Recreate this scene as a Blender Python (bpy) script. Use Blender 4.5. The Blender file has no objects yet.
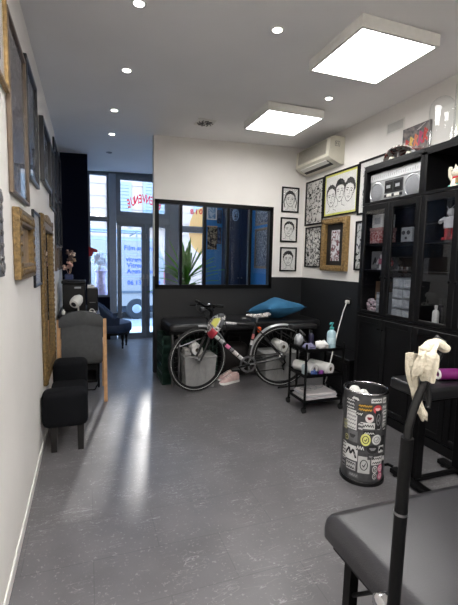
import bpy, bmesh, math, random
from mathutils import Vector, Matrix
S = bpy.context.scene
COL = S.collection
PI = math.pi
random.seed(7)
def R(d): return math.radians(d)
def V(*a): return Vector(a)
# ------------------------------------------------------------------ camera
YAW, PIT, ROL, FPX = R(19.75), R(6.03), R(1.18), 395.0
fw = V(math.sin(YAW)*math.cos(PIT), math.cos(YAW)*math.cos(PIT), -math.sin(PIT))
rt = V(math.cos(YAW), -math.sin(YAW), 0)
dn = fw.cross(rt)
r2 = rt*math.cos(ROL) - dn*math.sin(ROL)
d2 = rt*math.sin(ROL) + dn*math.cos(ROL)
cd = bpy.data.cameras.new('camera')
cam = bpy.data.objects.new('camera', cd); COL.objects.link(cam)
cam.matrix_world = Matrix(((r2.x, -d2.x, -fw.x, 0), (r2.y, -d2.y, -fw.y, 0), (r2.z, -d2.z, -fw.z, 1.4), (0, 0, 0, 1)))
cd.sensor_fit = 'VERTICAL'; cd.sensor_height = 24.0; cd.lens = FPX/605*24.0
cd.clip_start = 0.03; cd.clip_end = 200
S.camera = cam
# ------------------------------------------------------------------ world, sun, exposure
w = bpy.data.worlds.new('sky'); S.world = w; w.use_nodes = True
bg = w.node_tree.nodes['Background']
bg.inputs[0].default_value = (0.36, 0.60, 1.0, 1); bg.inputs[1].default_value = 10.0
sun_d = bpy.data.lights.new('sun', 'SUN'); sun_d.energy = 1.1; sun_d.angle = R(1.7); sun_d.color = (1.0, 0.97, 0.93)
sun = bpy.data.objects.new('sun', sun_d); COL.objects.link(sun)
sun.rotation_euler = V(-0.175, -1.0, -0.394).to_track_quat('-Z', 'Y').to_euler()
sun.location = (3, 14, 9)
S.view_settings.view_transform = 'Standard'; S.view_settings.look = 'None'
S.view_settings.exposure = 0.0; S.view_settings.gamma = 1.0; S.view_settings.use_curve_mapping = False
PANEL_E = 19.5
REAR_FILL_E = 40.0  # fill panels added out of view, brighter than the visible ones
BAY_FILL_E = 9.0  # cool fill panel added to brighten the bay
SPOT_E = 30.0
# ------------------------------------------------------------------ materials
def lin(c):
    o = []
    for v in c:
        v /= 255.0
        o.append(v/12.92 if v <= 0.04045 else ((v+0.055)/1.055)**2.4)
    return (*o, 1)
MATS = {}
def mat(name, col, rough=0.5, metal=0.0, var=0.0, vscale=20.0, bump=0.0, bscale=60.0, emit=None, estr=0.0, coat=0.0, spec=None, col2=None):
    if name in MATS: return MATS[name]
    m = bpy.data.materials.new(name); m.use_nodes = True
    nt = m.node_tree; b = nt.nodes['Principled BSDF']
    b.inputs['Roughness'].default_value = rough; b.inputs['Metallic'].default_value = metal
    if spec is not None: b.inputs['Specular IOR Level'].default_value = spec
    if coat: b.inputs['Coat Weight'].default_value = coat; b.inputs['Coat Roughness'].default_value = 0.08
    c = lin(col)
    tc = nt.nodes.new('ShaderNodeTexCoord')
    nz = nt.nodes.new('ShaderNodeTexNoise'); nz.inputs['Scale'].default_value = vscale; nz.inputs['Detail'].default_value = 5
    nt.links.new(tc.outputs['Object'], nz.inputs['Vector'])
    cr = nt.nodes.new('ShaderNodeValToRGB')
    cr.color_ramp.elements[0].position = 0.35; cr.color_ramp.elements[1].position = 0.65
    if col2:
        cr.color_ramp.elements[0].color = c; cr.color_ramp.elements[1].color = lin(col2)
    else:
        v = var if var else 0.03
        cr.color_ramp.elements[0].color = (c[0]*(1-v), c[1]*(1-v), c[2]*(1-v), 1)
        cr.color_ramp.elements[1].color = (min(1, c[0]*(1+v)), min(1, c[1]*(1+v)), min(1, c[2]*(1+v)), 1)
    nt.links.new(nz.outputs['Fac'], cr.inputs['Fac'])
    nt.links.new(cr.outputs['Color'], b.inputs['Base Color'])
    if bump:
        n2 = nt.nodes.new('ShaderNodeTexNoise'); n2.inputs['Scale'].default_value = bscale; n2.inputs['Detail'].default_value = 4
        nt.links.new(tc.outputs['Object'], n2.inputs['Vector'])
        bp = nt.nodes.new('ShaderNodeBump'); bp.inputs['Strength'].default_value = bump; bp.inputs['Distance'].default_value = 0.01
        nt.links.new(n2.outputs['Fac'], bp.inputs['Height']); nt.links.new(bp.outputs['Normal'], b.inputs['Normal'])
    if emit:
        b.inputs['Emission Color'].default_value = (*emit, 1); b.inputs['Emission Strength'].default_value = estr
    MATS[name] = m
    return m
def glass(name, tint=(1, 1, 1), refl=0.08, rough=0.02, graze=0.7):
    if name in MATS: return MATS[name]
    m = bpy.data.materials.new(name); m.use_nodes = True; nt = m.node_tree
    nt.nodes.remove(nt.nodes['Principled BSDF'])
    out = nt.nodes['Material Output']
    tr = nt.nodes.new('ShaderNodeBsdfTransparent'); tr.inputs[0].default_value = (*tint, 1)
    gl = nt.nodes.new('ShaderNodeBsdfGlossy'); gl.inputs['Roughness'].default_value = rough
    lw = nt.nodes.new('ShaderNodeLayerWeight'); lw.inputs['Blend'].default_value = 0.5
    pw = nt.nodes.new('ShaderNodeMath'); pw.operation = 'POWER'; pw.inputs[1].default_value = 4.0
    nt.links.new(lw.outputs['Facing'], pw.inputs[0])
    ml = nt.nodes.new('ShaderNodeMath'); ml.operation = 'MULTIPLY_ADD'; ml.inputs[1].default_value = graze; ml.inputs[2].default_value = refl
    ml.use_clamp = True
    nt.links.new(pw.outputs[0], ml.inputs[0])
    mx = nt.nodes.new('ShaderNodeMixShader')
    nt.links.new(ml.outputs[0], mx.inputs[0]); nt.links.new(tr.outputs[0], mx.inputs[1]); nt.links.new(gl.outputs[0], mx.inputs[2])
    nt.links.new(mx.outputs[0], out.inputs[0])
    MATS[name] = m
    return m
def art_mat(name, kind='flash', dark=(25, 25, 28), light=(215, 213, 210), scale=30.0, thr=0.5, seed=0.0, rough=0.25, mid=None):
    """dense ink drawing: thresholded noise / voronoi edges"""
    if name in MATS: return MATS[name]
    m = bpy.data.materials.new(name); m.use_nodes = True; nt = m.node_tree; b = nt.nodes['Principled BSDF']
    b.inputs['Roughness'].default_value = rough
    tc = nt.nodes.new('ShaderNodeTexCoord'); mp = nt.nodes.new('ShaderNodeMapping'); mp.inputs['Location'].default_value = (seed, seed*1.7, seed*0.3)
    nt.links.new(tc.outputs['Object'], mp.inputs['Vector'])
    nz = nt.nodes.new('ShaderNodeTexNoise'); nz.inputs['Scale'].default_value = scale; nz.inputs['Detail'].default_value = 6; nz.inputs['Distortion'].default_value = 1.5
    nt.links.new(mp.outputs[0], nz.inputs['Vector'])
    cr = nt.nodes.new('ShaderNodeValToRGB'); e = cr.color_ramp.elements
    if kind == 'flash':
        vo = nt.nodes.new('ShaderNodeTexVoronoi'); vo.feature = 'DISTANCE_TO_EDGE'; vo.inputs['Scale'].default_value = scale*0.45
        nt.links.new(mp.outputs[0], vo.inputs['Vector'])
        ad = nt.nodes.new('ShaderNodeMath'); ad.operation = 'MULTIPLY_ADD'; ad.inputs[1].default_value = 0.8
        nt.links.new(vo.outputs['Distance'], ad.inputs[0]); nt.links.new(nz.outputs['Fac'], ad.inputs[2])
        src = ad.outputs[0]; lo = thr
    else:
        src = nz.outputs['Fac']; lo = thr
    e[0].position = max(0, lo-0.04); e[1].position = min(1, lo+0.06)
    e[0].color = lin(dark); e[1].color = lin(light)
    if mid:
        x = cr.color_ramp.elements.new(min(0.99, lo+0.01)); x.color = lin(mid)
    nt.links.new(src, cr.inputs['Fac']); nt.links.new(cr.outputs['Color'], b.inputs['Base Color'])
    MATS[name] = m
    return m
def film(name, col):
    m = bpy.data.materials.new(name); m.use_nodes = True; nt = m.node_tree
    nt.nodes.remove(nt.nodes['Principled BSDF']); out = nt.nodes['Material Output']
    tr = nt.nodes.new('ShaderNodeBsdfTranslucent'); tr.inputs[0].default_value = lin(col)
    df = nt.nodes.new('ShaderNodeBsdfDiffuse'); df.inputs[0].default_value = lin(col)
    mx = nt.nodes.new('ShaderNodeMixShader'); mx.inputs[0].default_value = 0.3
    nt.links.new(tr.outputs[0], mx.inputs[1]); nt.links.new(df.outputs[0], mx.inputs[2]); nt.links.new(mx.outputs[0], out.inputs[0])
    return m
# ------------------------------------------------------------------ mesh builder
ORG = {}
def org(o):
    return ORG.get(o.name, Vector((0, 0, 0))) if o else Vector((0, 0, 0))
class MB:
    def __init__(s, M=None):
        s.bm = bmesh.new(); s.M = M or Matrix.Identity(4)
    def _v(s, p): return s.bm.verts.new(s.M @ Vector(p))
    def faces(s, pts, fcs):
        vs = [s._v(p) for p in pts]
        for f in fcs:
            try: s.bm.faces.new([vs[i] for i in f])
            except ValueError: pass
        return s
    def box(s, a, b, bev=0.0, seg=2):
        x0, y0, z0 = [min(p, q) for p, q in zip(a, b)]; x1, y1, z1 = [max(p, q) for p, q in zip(a, b)]
        t = bmesh.new()
        vs = [t.verts.new(p) for p in ((x0,y0,z0),(x1,y0,z0),(x1,y1,z0),(x0,y1,z0),(x0,y0,z1),(x1,y0,z1),(x1,y1,z1),(x0,y1,z1))]
        for f in ((0,3,2,1),(4,5,6,7),(0,1,5,4),(1,2,6,5),(2,3,7,6),(3,0,4,7)): t.faces.new([vs[i] for i in f])
        if bev:
            bev = min(bev, 0.49*min(x1-x0, y1-y0, z1-z0))
            bmesh.ops.bevel(t, geom=list(t.edges), offset=bev, segments=seg, profile=0.5, affect='EDGES')
        s.add(t); return s
    def add(s, t, M=None):
        mp = {}
        for v in t.verts: mp[v] = s._v((M @ v.co) if M else v.co)
        for f in t.faces:
            try: s.bm.faces.new([mp[v] for v in f.verts])
            except ValueError: pass
        t.free()
    def ring(s, c, u, v, r, n, ru=None):
        ru = ru or r
        return [s._v(c + u*(ru*math.cos(2*PI*i/n)) + v*(r*math.sin(2*PI*i/n))) for i in range(n)]
    def skin(s, rings, cap0=True, cap1=True, closed=False):
        n = len(rings[0])
        pr = list(zip(rings[:-1], rings[1:]))
        if closed: pr.append((rings[-1], rings[0]))
        for a, b in pr:
            for i in range(n):
                j = (i+1) % n
                try: s.bm.faces.new((a[i], a[j], b[j], b[i]))
                except ValueError: pass
        if not closed:
            if cap0: s.bm.faces.new(list(reversed(rings[0])))
            if cap1: s.bm.faces.new(rings[-1])
    def cyl(s, p, q, r0, r1=None, n=14, cap=True):
        p = Vector(p); q = Vector(q); r1 = r0 if r1 is None else r1
        d = (q-p).normalized(); u = d.orthogonal().normalized(); v = d.cross(u)
        s.skin([s.ring(p, u, v, r0, n), s.ring(q, u, v, r1, n)], cap, cap); return s
    def tube(s, pts, r, n=8, closed=False):
        pts = [Vector(p) for p in pts]; k = len(pts)
        rr = r if isinstance(r, (list, tuple)) else [r]*k
        rings = []; u = None
        for i, p in enumerate(pts):
            if closed: d = pts[(i+1) % k]-pts[i-1]
            else: d = pts[min(i+1, k-1)]-pts[max(i-1, 0)]
            d.normalize()
            if u is None: u = d.orthogonal().normalized()
            else:
                u = u - d*u.dot(d)
                u = u.normalized() if u.length > 1e-6 else d.orthogonal().normalized()
            rings.append(s.ring(p, u, d.cross(u), rr[i], n))
        s.skin(rings, True, True, closed); return s
    def torus(s, c, ax, Rr, r, n=40, m=8):
        c = Vector(c); ax = Vector(ax).normalized(); u = ax.orthogonal().normalized(); v = ax.cross(u)
        rings = []
        for i in range(n):
            a = 2*PI*i/n; d = u*math.cos(a)+v*math.sin(a)
            rings.append(s.ring(c+d*Rr, d, ax, r, m))
        s.skin(rings, closed=True); return s
    def lathe(s, prof, c=(0, 0, 0), ax=(0, 0, 1), n=24, cap=True):
        c = Vector(c); ax = Vector(ax).normalized(); u = ax.orthogonal().normalized(); v = ax.cross(u)
        rings = [s.ring(c+ax*z, u, v, max(r, 1e-4), n) for r, z in prof]
        s.skin(rings, cap, cap); return s
    def ball(s, c, r, n=16, m=10):
        c = Vector(c); r = (r, r, r) if not isinstance(r, (tuple, list)) else r
        rings = []
        for i in range(1, m):
            t = PI*i/m
            rings.append([s._v(c+V(r[0]*math.sin(t)*math.cos(2*PI*j/n), r[1]*math.sin(t)*math.sin(2*PI*j/n), -r[2]*math.cos(t))) for j in range(n)])
        s.skin(rings); return s
    def prism(s, pts, a, b, axis='z'):
        """2D outline extruded from a to b along axis"""
        def P(p, t):
            return {'z': (p[0], p[1], t), 'y': (p[0], t, p[1]), 'x': (t, p[0], p[1])}[axis]
        lo = [s._v(P(p, a)) for p in pts]; hi = [s._v(P(p, b)) for p in pts]
        s.skin([lo, hi]); return s
    def ribbon(s, pts, wd, z=0.0, th=0.0006):
        pts = [Vector((p[0], p[1])) for p in pts]; L = []; Rr = []
        for i, p in enumerate(pts):
            d = pts[min(i+1, len(pts)-1)]-pts[max(i-1, 0)]
            if d.length < 1e-9: d = Vector((1, 0))
            d.normalize(); nn = Vector((-d.y, d.x))*wd/2
            L.append(p+nn); Rr.append(p-nn)
        vs = [(q.x, q.y, z+th) for q in L]+[(q.x, q.y, z+th) for q in Rr]; k = len(pts)
        s.faces(vs, [(k+i, k+i+1, i+1, i) for i in range(k-1)]); return s
    def poly(s, pts, z=0.0):
        s.faces([(p[0], p[1], z) for p in pts], [tuple(range(len(pts)))]); return s
    def build(s, name, m, parent=None, smooth=None, sub=0, label=None):
        bmesh.ops.recalc_face_normals(s.bm, faces=s.bm.faces)
        me = bpy.data.meshes.new(name)
        if parent: o0 = org(parent)
        else:
            xs = [v.co for v in s.bm.verts]
            o0 = V((min(v.x for v in xs)+max(v.x for v in xs))/2, (min(v.y for v in xs)+max(v.y for v in xs))/2, min(v.z for v in xs))
        bmesh.ops.translate(s.bm, verts=s.bm.verts, vec=-o0)
        s.bm.to_mesh(me); s.bm.free()
        o = bpy.data.objects.new(name, me); COL.objects.link(o)
        if parent: o.parent = parent
        else: o.location = o0
        ORG[o.name] = o0.copy()
        for mm in (m if isinstance(m, list) else [m]): me.materials.append(mm)
        if smooth is not None:
            for p in me.polygons: p.use_smooth = True
            md = o.modifiers.new('edges', 'EDGE_SPLIT'); md.split_angle = R(smooth)
        if sub:
            md = o.modifiers.new('sub', 'SUBSURF'); md.levels = sub; md.render_levels = sub
        if label: o['label'] = label
        return o
def tag(o, label, cat, group=None):
    o['label'] = label; o['category'] = cat
    if group: o['group'] = group
    return o
def thing(name, label, cat, loc=(0, 0, 0), group=None):
    o = bpy.data.objects.new(name, None); COL.objects.link(o); o.location = loc; o.empty_display_size = 0.05
    ORG[o.name] = Vector(loc)
    return tag(o, label, cat, group)
def struct(name, mb, m, parent=None, smooth=None):
    o = mb.build(name, m, parent, smooth)
    if not parent: o['kind'] = 'structure'
    return o
def sroot(name, loc):
    o = bpy.data.objects.new(name, None); COL.objects.link(o); o.location = loc; ORG[o.name] = Vector(loc); o['kind'] = 'structure'
    return o
def copy_thing(root, loc, label=None):
    def cp(o, par):
        c = o.copy(); COL.objects.link(c); c.parent = par
        for ch in o.children: cp(ch, c)
        return c
    r = cp(root, None); r.location = loc
    ORG[r.name] = Vector(loc)
    if label: r['label'] = label
    return r
def text_mesh(mb, txt, size, z=0.0, x=0.0, y=0.0, mirror=False, rot=0.0, bold=0.0, align='CENTER', sx=1.0):
    """adds flat lettering to mb in its local x,y plane"""
    cu = bpy.data.curves.new('lettering', 'FONT'); cu.body = txt; cu.size = size; cu.align_x = align; cu.offset = bold
    cu.resolution_u = 3
    o = bpy.data.objects.new('lettering', cu); COL.objects.link(o)
    dg = bpy.context.evaluated_depsgraph_get(); me = o.evaluated_get(dg).to_mesh()
    t = bmesh.new(); t.from_mesh(me); o.evaluated_get(dg).to_mesh_clear()
    bpy.data.objects.remove(o); bpy.data.curves.remove(cu)
    M = Matrix.Translation((x, y, z)) @ Matrix.Rotation(rot, 4, 'Z') @ Matrix.Diagonal((-sx if mirror else sx, 1, 1, 1))
    mb.add(t, M)
# local frames on walls: x right, y up, z out of the wall, as someone facing the wall sees it
XL, XR, PY, YF = -0.33, 2.78, 4.80, 7.05
def ceil_z(x): return 2.805+0.034*(x+0.33)
def on_left(y, z, x=XL): return Matrix(((0, 0, 1, x), (1, 0, 0, y), (0, 1, 0, z), (0, 0, 0, 1)))
def on_right(y, z, x=XR): return Matrix(((0, 0, -1, x), (-1, 0, 0, y), (0, 1, 0, z), (0, 0, 0, 1)))
def on_back(x, z, y=PY): return Matrix(((1, 0, 0, x), (0, 0, -1, y), (0, 1, 0, z), (0, 0, 0, 1)))
# ------------------------------------------------------------------ common materials
M_white = mat('wall_white_paint', (237, 233, 228), 0.75, var=0.02, vscale=3, bump=0.05, bscale=90)
M_ceil = mat('ceiling_paint', (246, 244, 243), 0.85, var=0.015, vscale=2)
M_black = mat('black_wall_paint', (26, 27, 29), 0.55, var=0.06, vscale=6)
M_navy = mat('navy_paint', (5, 11, 30), 0.9, var=0.05, spec=0.15)
M_blue = mat('blue_wall_paint', (44, 118, 178), 0.7, var=0.05, vscale=4)
M_blackmetal = mat('black_metal', (8, 8, 9), 0.42, 0.0, spec=0.18)
M_blackplastic = mat('black_plastic', (9, 9, 10), 0.42, spec=0.35)
M_cab = mat('black_lacquered_wood', (10, 10, 12), 0.36, spec=0.35, var=0.08, vscale=12)
M_bed = mat('bed_leatherette', (42, 41, 44), 0.30, var=0.08, vscale=12, bump=0.10, bscale=260, spec=0.6)
M_leather = mat('black_leatherette', (24, 24, 26), 0.34, var=0.06, vscale=15, bump=0.08, bscale=320)
M_chrome = mat('chrome', (205, 205, 208), 0.12, 1.0)
M_steel = mat('brushed_steel', (150, 150, 152), 0.3, 1.0)
M_whitep = mat('white_plastic', (232, 230, 224), 0.35)
M_cream = mat('cream_plastic', (216, 212, 196), 0.4)
M_paper = mat('paper', (228, 227, 224), 0.8)
M_ink = mat('ink', (28, 28, 30), 0.7)
M_gold = mat('old_gilding', (122, 99, 62), 0.42, 0.45, var=0.35, vscale=60, bump=0.6, bscale=120)
M_gold2 = mat('bright_gilding', (150, 122, 78), 0.4, 0.45, var=0.3, vscale=40, bump=0.4, bscale=120)
M_wood = mat('oiled_beech', (196, 150, 104), 0.45, var=0.12, vscale=25)
M_brown = mat('brown_frame_wood', (104, 88, 72), 0.4, var=0.15, vscale=30)
M_glass = glass('clear_glass', (1, 1, 1), 0.03)
M_glass_pic = glass('picture_glass', (0.98, 0.98, 0.98), 0.025, graze=0.35)
M_alu = mat('grey_painted_frame', (108, 118, 130), 0.4, var=0.03)
M_red = mat('red_paint', (190, 30, 48), 0.5)
M_pink = mat('pink_paint', (224, 120, 160), 0.5)
M_pane = glass('cabinet_glass', (0.88, 0.89, 0.91), 0.07)

# ================================================================== SETTING
def floor_mat():
    m = bpy.data.materials.new('slate_vinyl_tiles'); m.use_nodes = True; nt = m.node_tree; b = nt.nodes['Principled BSDF']
    tc = nt.nodes.new('ShaderNodeTexCoord')
    mp = nt.nodes.new('ShaderNodeMapping'); nt.links.new(tc.outputs['Object'], mp.inputs[0])
    br = nt.nodes.new('ShaderNodeTexBrick'); br.inputs['Scale'].default_value = 1.0
    br.inputs['Brick Width'].default_value = 0.61; br.inputs['Row Height'].default_value = 0.305
    br.inputs['Mortar Size'].default_value = 0.0022; br.inputs['Mortar Smooth'].default_value = 0.3
    br.inputs['Color1'].default_value = lin((97, 95, 97)); br.inputs['Color2'].default_value = lin((101, 99, 101)); br.inputs['Mortar'].default_value = lin((88, 87, 89))
    nt.links.new(mp.outputs[0], br.inputs['Vector'])
    nz = nt.nodes.new('ShaderNodeTexNoise'); nz.inputs['Scale'].default_value = 5; nz.inputs['Detail'].default_value = 8
    nt.links.new(tc.outputs['Object'], nz.inputs['Vector'])
    # thin pale slate veins / scratches
    def veins(sc, dist, lo, hi, rot):
        mp2 = nt.nodes.new('ShaderNodeMapping'); mp2.inputs['Rotation'].default_value = (0, 0, rot); mp2.inputs['Scale'].default_value = (0.8, 4.2, 1)
        nt.links.new(tc.outputs['Object'], mp2.inputs[0])
        n = nt.nodes.new('ShaderNodeTexNoise'); n.inputs['Scale'].default_value = sc; n.inputs['Detail'].default_value = 3; n.inputs['Distortion'].default_value = dist
        nt.links.new(mp2.outputs[0], n.inputs['Vector'])
        a = nt.nodes.new('ShaderNodeMath'); a.operation = 'SUBTRACT'; a.inputs[1].default_value = 0.5; nt.links.new(n.outputs['Fac'], a.inputs[0])
        c = nt.nodes.new('ShaderNodeMath'); c.operation = 'ABSOLUTE'; nt.links.new(a.outputs[0], c.inputs[0])
        r = nt.nodes.new('ShaderNodeMapRange'); r.inputs[1].default_value = lo; r.inputs[2].default_value = hi; r.inputs[3].default_value = 1; r.inputs[4].default_value = 0
        nt.links.new(c.outputs[0], r.inputs[0]); return r.outputs[0]
    v1 = veins(3.4, 0.25, 0.0, 0.0042, 0.35); v2 = veins(3.9, 0.2, 0.0, 0.0042, -0.75); v3 = veins(4.6, 0.6, 0.0, 0.004, 1.45)
    m0 = nt.nodes.new('ShaderNodeMath'); m0.operation = 'MAXIMUM'; nt.links.new(v2, m0.inputs[0]); nt.links.new(v3, m0.inputs[1]); v2 = m0.outputs[0]
    mxv = nt.nodes.new('ShaderNodeMath'); mxv.operation = 'MAXIMUM'; nt.links.new(v1, mxv.inputs[0]); nt.links.new(v2, mxv.inputs[1])
    # break the veins up
    n3 = nt.nodes.new('ShaderNodeTexNoise'); n3.inputs['Scale'].default_value = 6.5; nt.links.new(tc.outputs['Object'], n3.inputs['Vector'])
    r3 = nt.nodes.new('ShaderNodeMapRange'); r3.inputs[1].default_value = 0.47; r3.inputs[2].default_value = 0.57; nt.links.new(n3.outputs['Fac'], r3.inputs[0])
    ml = nt.nodes.new('ShaderNodeMath'); ml.operation = 'MULTIPLY'; nt.links.new(mxv.outputs[0], ml.inputs[0]); nt.links.new(r3.outputs[0], ml.inputs[1])
    ml2 = nt.nodes.new('ShaderNodeMath'); ml2.operation = 'MULTIPLY'; ml2.inputs[1].default_value = 0.7; nt.links.new(ml.outputs[0], ml2.inputs[0])
    mx = nt.nodes.new('ShaderNodeMixRGB'); mx.blend_type = 'OVERLAY'; mx.inputs[0].default_value = 0.35
    nt.links.new(br.outputs['Color'], mx.inputs[1]); nt.links.new(nz.outputs['Fac'], mx.inputs[2])
    ns = nt.nodes.new('ShaderNodeTexNoise'); ns.inputs['Scale'].default_value = 75; ns.inputs['Detail'].default_value = 3; nt.links.new(tc.outputs['Object'], ns.inputs['Vector'])
    rs = nt.nodes.new('ShaderNodeMapRange'); rs.inputs[1].default_value = 0.62; rs.inputs[2].default_value = 0.72; rs.inputs[4].default_value = 0.4; nt.links.new(ns.outputs['Fac'], rs.inputs[0])
    mm = nt.nodes.new('ShaderNodeMath'); mm.operation = 'MAXIMUM'; nt.links.new(ml2.outputs[0], mm.inputs[0]); nt.links.new(rs.outputs[0], mm.inputs[1])
    mx2 = nt.nodes.new('ShaderNodeMixRGB'); mx2.inputs[2].default_value = lin((166, 165, 166))
    nt.links.new(mm.outputs[0], mx2.inputs[0]); nt.links.new(mx.outputs[0], mx2.inputs[1])
    nt.links.new(mx2.outputs[0], b.inputs['Base Color'])
    rr = nt.nodes.new('ShaderNodeMapRange'); rr.inputs[3].default_value = 0.24; rr.inputs[4].default_value = 0.46
    nt.links.new(nz.outputs['Fac'], rr.inputs[0]); nt.links.new(rr.outputs[0], b.inputs['Roughness'])
    bp = nt.nodes.new('ShaderNodeBump'); bp.inputs['Strength'].default_value = 0.12; bp.inputs['Distance'].default_value = 0.004
    nt.links.new(nz.outputs['Fac'], bp.inputs['Height']); nt.links.new(bp.outputs['Normal'], b.inputs['Normal'])
    return m
YB = -2.2
struct('floor', MB().box((XL-0.1, YB-0.1, -0.06), (XR+0.1, YF+0.08, 0)), floor_mat())
c0, c1 = ceil_z(XL-0.1), ceil_z(XR+0.1)
cm = MB().faces([(XL-0.1, YB-0.1, c0), (XR+0.1, YB-0.1, c1), (XR+0.1, YF+0.08, c1), (XL-0.1, YF+0.08, c0),
                 (XL-0.1, YB-0.1, 3.15), (XR+0.1, YB-0.1, 3.15), (XR+0.1, YF+0.08, 3.15), (XL-0.1, YF+0.08, 3.15)],
                [(0, 1, 2, 3), (4, 7, 6, 5), (0, 4, 5, 1), (1, 5, 6, 2), (2, 6, 7, 3), (3, 7, 4, 0)])
struct('ceiling', cm, M_ceil)
struct('wall_left', MB().box((XL-0.1, YB-0.1, 0), (XL, YF+0.08, 2.95)), M_white)
def wall_two(name, mb, zsplit, top, bot):
    o = mb.build(name, [top, bot]); o['kind'] = 'structure'
    for p in o.data.polygons:
        if (o.location.z+p.center.z) < zsplit: p.material_index = 1
    return o
WS = 1.195
wr = MB()
wr.box((XR, YB-0.1, 0), (XR+0.1, PY+0.1, WS)); wr.box((XR, YB-0.1, WS), (XR+0.1, PY+0.1, 2.97))
wall_two('wall_right', wr, WS-0.001, M_white, M_black)
struct('wall_rear', MB().box((XL-0.1, YB-0.1, 0), (XR+0.1, YB, 2.95)), M_white)
# partition with its internal glazed opening
wx0, wx1, wz0, wz1 = 0.775, 2.305, 1.055, 2.10
px0 = 0.752
pm = MB()
pm.box((px0, PY, 0), (XR, PY+0.09, wz0)); pm.box((px0, PY, wz0), (wx0, PY+0.09, WS)); pm.box((wx1, PY, wz0), (XR, PY+0.09, WS))
pm.box((px0, PY, WS), (wx0, PY+0.09, wz1)); pm.box((wx1, PY, WS), (XR, PY+0.09, wz1)); pm.box((px0, PY, wz1), (XR, PY+0.09, 2.93))
wall_two('wall_partition', pm, WS-0.001, M_white, M_black)
wr_ = sroot('window_1', ((wx0+wx1)/2, PY+0.04, wz0))
fr = MB(); yy0, yy1 = PY-0.012, PY+0.07; fwid = 0.036
fr.box((wx0-0.012, yy0, wz0-0.012), (wx1+0.012, yy1, wz0+fwid)); fr.box((wx0-0.012, yy0, wz1-fwid), (wx1+0.012, yy1, wz1+0.012))
fr.box((wx0-0.012, yy0, wz0), (wx0+fwid, yy1, wz1)); fr.box((wx1-fwid, yy0, wz0), (wx1+0.012, yy1, wz1))
fr.build('window_frame', M_blackmetal, wr_)
step = (wx1-wx0)/5
for i in range(1, 5):
    x = wx0+step*i
    MB().box((x-0.018, yy0+0.005, wz0+fwid), (x+0.018, yy1-0.005, wz1-fwid), 0.003, 1).build('mullion', M_blackmetal, wr_)
for i in range(5):
    MB().box((wx0+step*i+0.02, PY+0.026, wz0+fwid-0.004), (wx0+step*(i+1)-0.02, PY+0.032, wz1-fwid+0.004)).build('pane', M_glass, wr_)
# front bay: navy pier, blue end wall, blue side wall
struct('wall_pier', MB().box((XL, 5.95, 0), (0.022, YF, 2.84)), M_navy)
struct('wall_blue_side', MB().box((XR, PY+0.09, 0), (XR+0.1, YF+0.08, 2.97)), M_blue)
struct('wall_blue_front', MB().box((2.06, YF, 0), (XR, YF+0.08, 2.95)), M_blue)
# low panel under the left shopfront pane and lintel
struct('trim_1', MB().box((0.022, YF-0.02, 0), (0.355, YF+0.06, 0.74)), M_navy)
struct('trim_2', MB().box((0.0, YF-0.01, 2.80), (2.08, YF+0.08, 2.94)), M_alu)
struct('baseboard_left', MB().box((XL, YB, 0), (XL+0.008, 5.95, 0.055), 0.003, 1), mat('baseboard_white', (232, 229, 224), 0.45))
# shopfront windows
def glazed(name, x0, x1, z0, z1, bars=0.04, y=YF, dep=0.06, gl=M_glass):
    r = sroot(name, ((x0+x1)/2, y, z0))
    f = MB()
    f.box((x0, y, z0), (x0+bars, y+dep, z1)); f.box((x1-bars, y, z0), (x1, y+dep, z1))
    f.box((x0+bars, y, z0), (x1-bars, y+dep, z0+bars)); f.box((x0+bars, y, z1-bars), (x1-bars, y+dep, z1))
    f.build('window_frame', M_alu, r)
    MB().box((x0+bars-0.004, y+0.026, z0+bars-0.004), (x1-bars+0.004, y+0.032, z1-bars+0.004)).build('pane', gl, r)
    return r
glazed('window_2', 0.022, 0.355, 2.055, 2.80, 0.035)
glazed('window_3', 0.022, 0.355, 0.74, 2.05, 0.035)
struct('trim_3', MB().box((0.355, YF-0.035, 0), (0.47, YF+0.08, 2.80), 0.008), mat('pale_post_paint', (148, 162, 182), 0.4))
glazed('window_4', 0.47, 1.375, 2.12, 2.80, 0.075)
struct('trim_4', MB().box((0.47, YF-0.012, 2.0), (1.375, YF+0.07, 2.12), 0.006), M_alu)
struct('trim_5', MB().box((1.375, YF-0.02, 0), (1.52, YF+0.08, 2.80), 0.006), M_alu)
glazed('window_5', 1.52, 2.06, 1.97, 2.80, 0.035)
glazed('window_6', 1.52, 2.06, 0.35, 1.93, 0.035)
struct('trim_6', MB().box((1.52, YF-0.01, 0), (2.06, YF+0.07, 0.35)), M_alu)
struct('trim_7', MB().box((1.52, YF-0.01, 1.93), (2.06, YF+0.07, 1.97)), M_alu)
def door(name, x0, x1, hx):
    r = sroot(name, ((x0+x1)/2, YF, 0))
    st = 0.068
    f = MB(); f.box((x0, YF, 0.004), (x0+st, YF+0.05, 2.0)); f.box((x1-st, YF, 0.004), (x1, YF+0.05, 2.0))
    f.box((x0+st, YF, 0.004), (x1-st, YF+0.05, 0.095)); f.box((x0+st, YF, 1.95), (x1-st, YF+0.05, 2.0))
    f.build('door_frame', M_alu, r)
    MB().box((x0+st-0.004, YF+0.022, 0.091), (x1-st+0.004, YF+0.028, 1.954)).build('pane', M_glass, r)
    hb = MB(); hb.box((hx-0.012, YF-0.008, 0.93), (hx+0.012, YF, 1.13), 0.003)
    hb.tube([(hx, YF-0.008, 1.06), (hx, YF-0.045, 1.06), (hx-0.09, YF-0.048, 1.055)], 0.008)
    hb.build('door_handle', M_steel, r, 40)
    for z in (0.3, 1.05, 1.75):
        MB().cyl((x0+0.01, YF-0.008, z), (x0+0.01, YF-0.008, z+0.09), 0.009, n=8).build('hinge', M_steel, r, 40)
    return r
door('door_1', 0.485, 0.962, 0.925)
door('door_2', 0.966, 1.372, 1.0)
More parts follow.
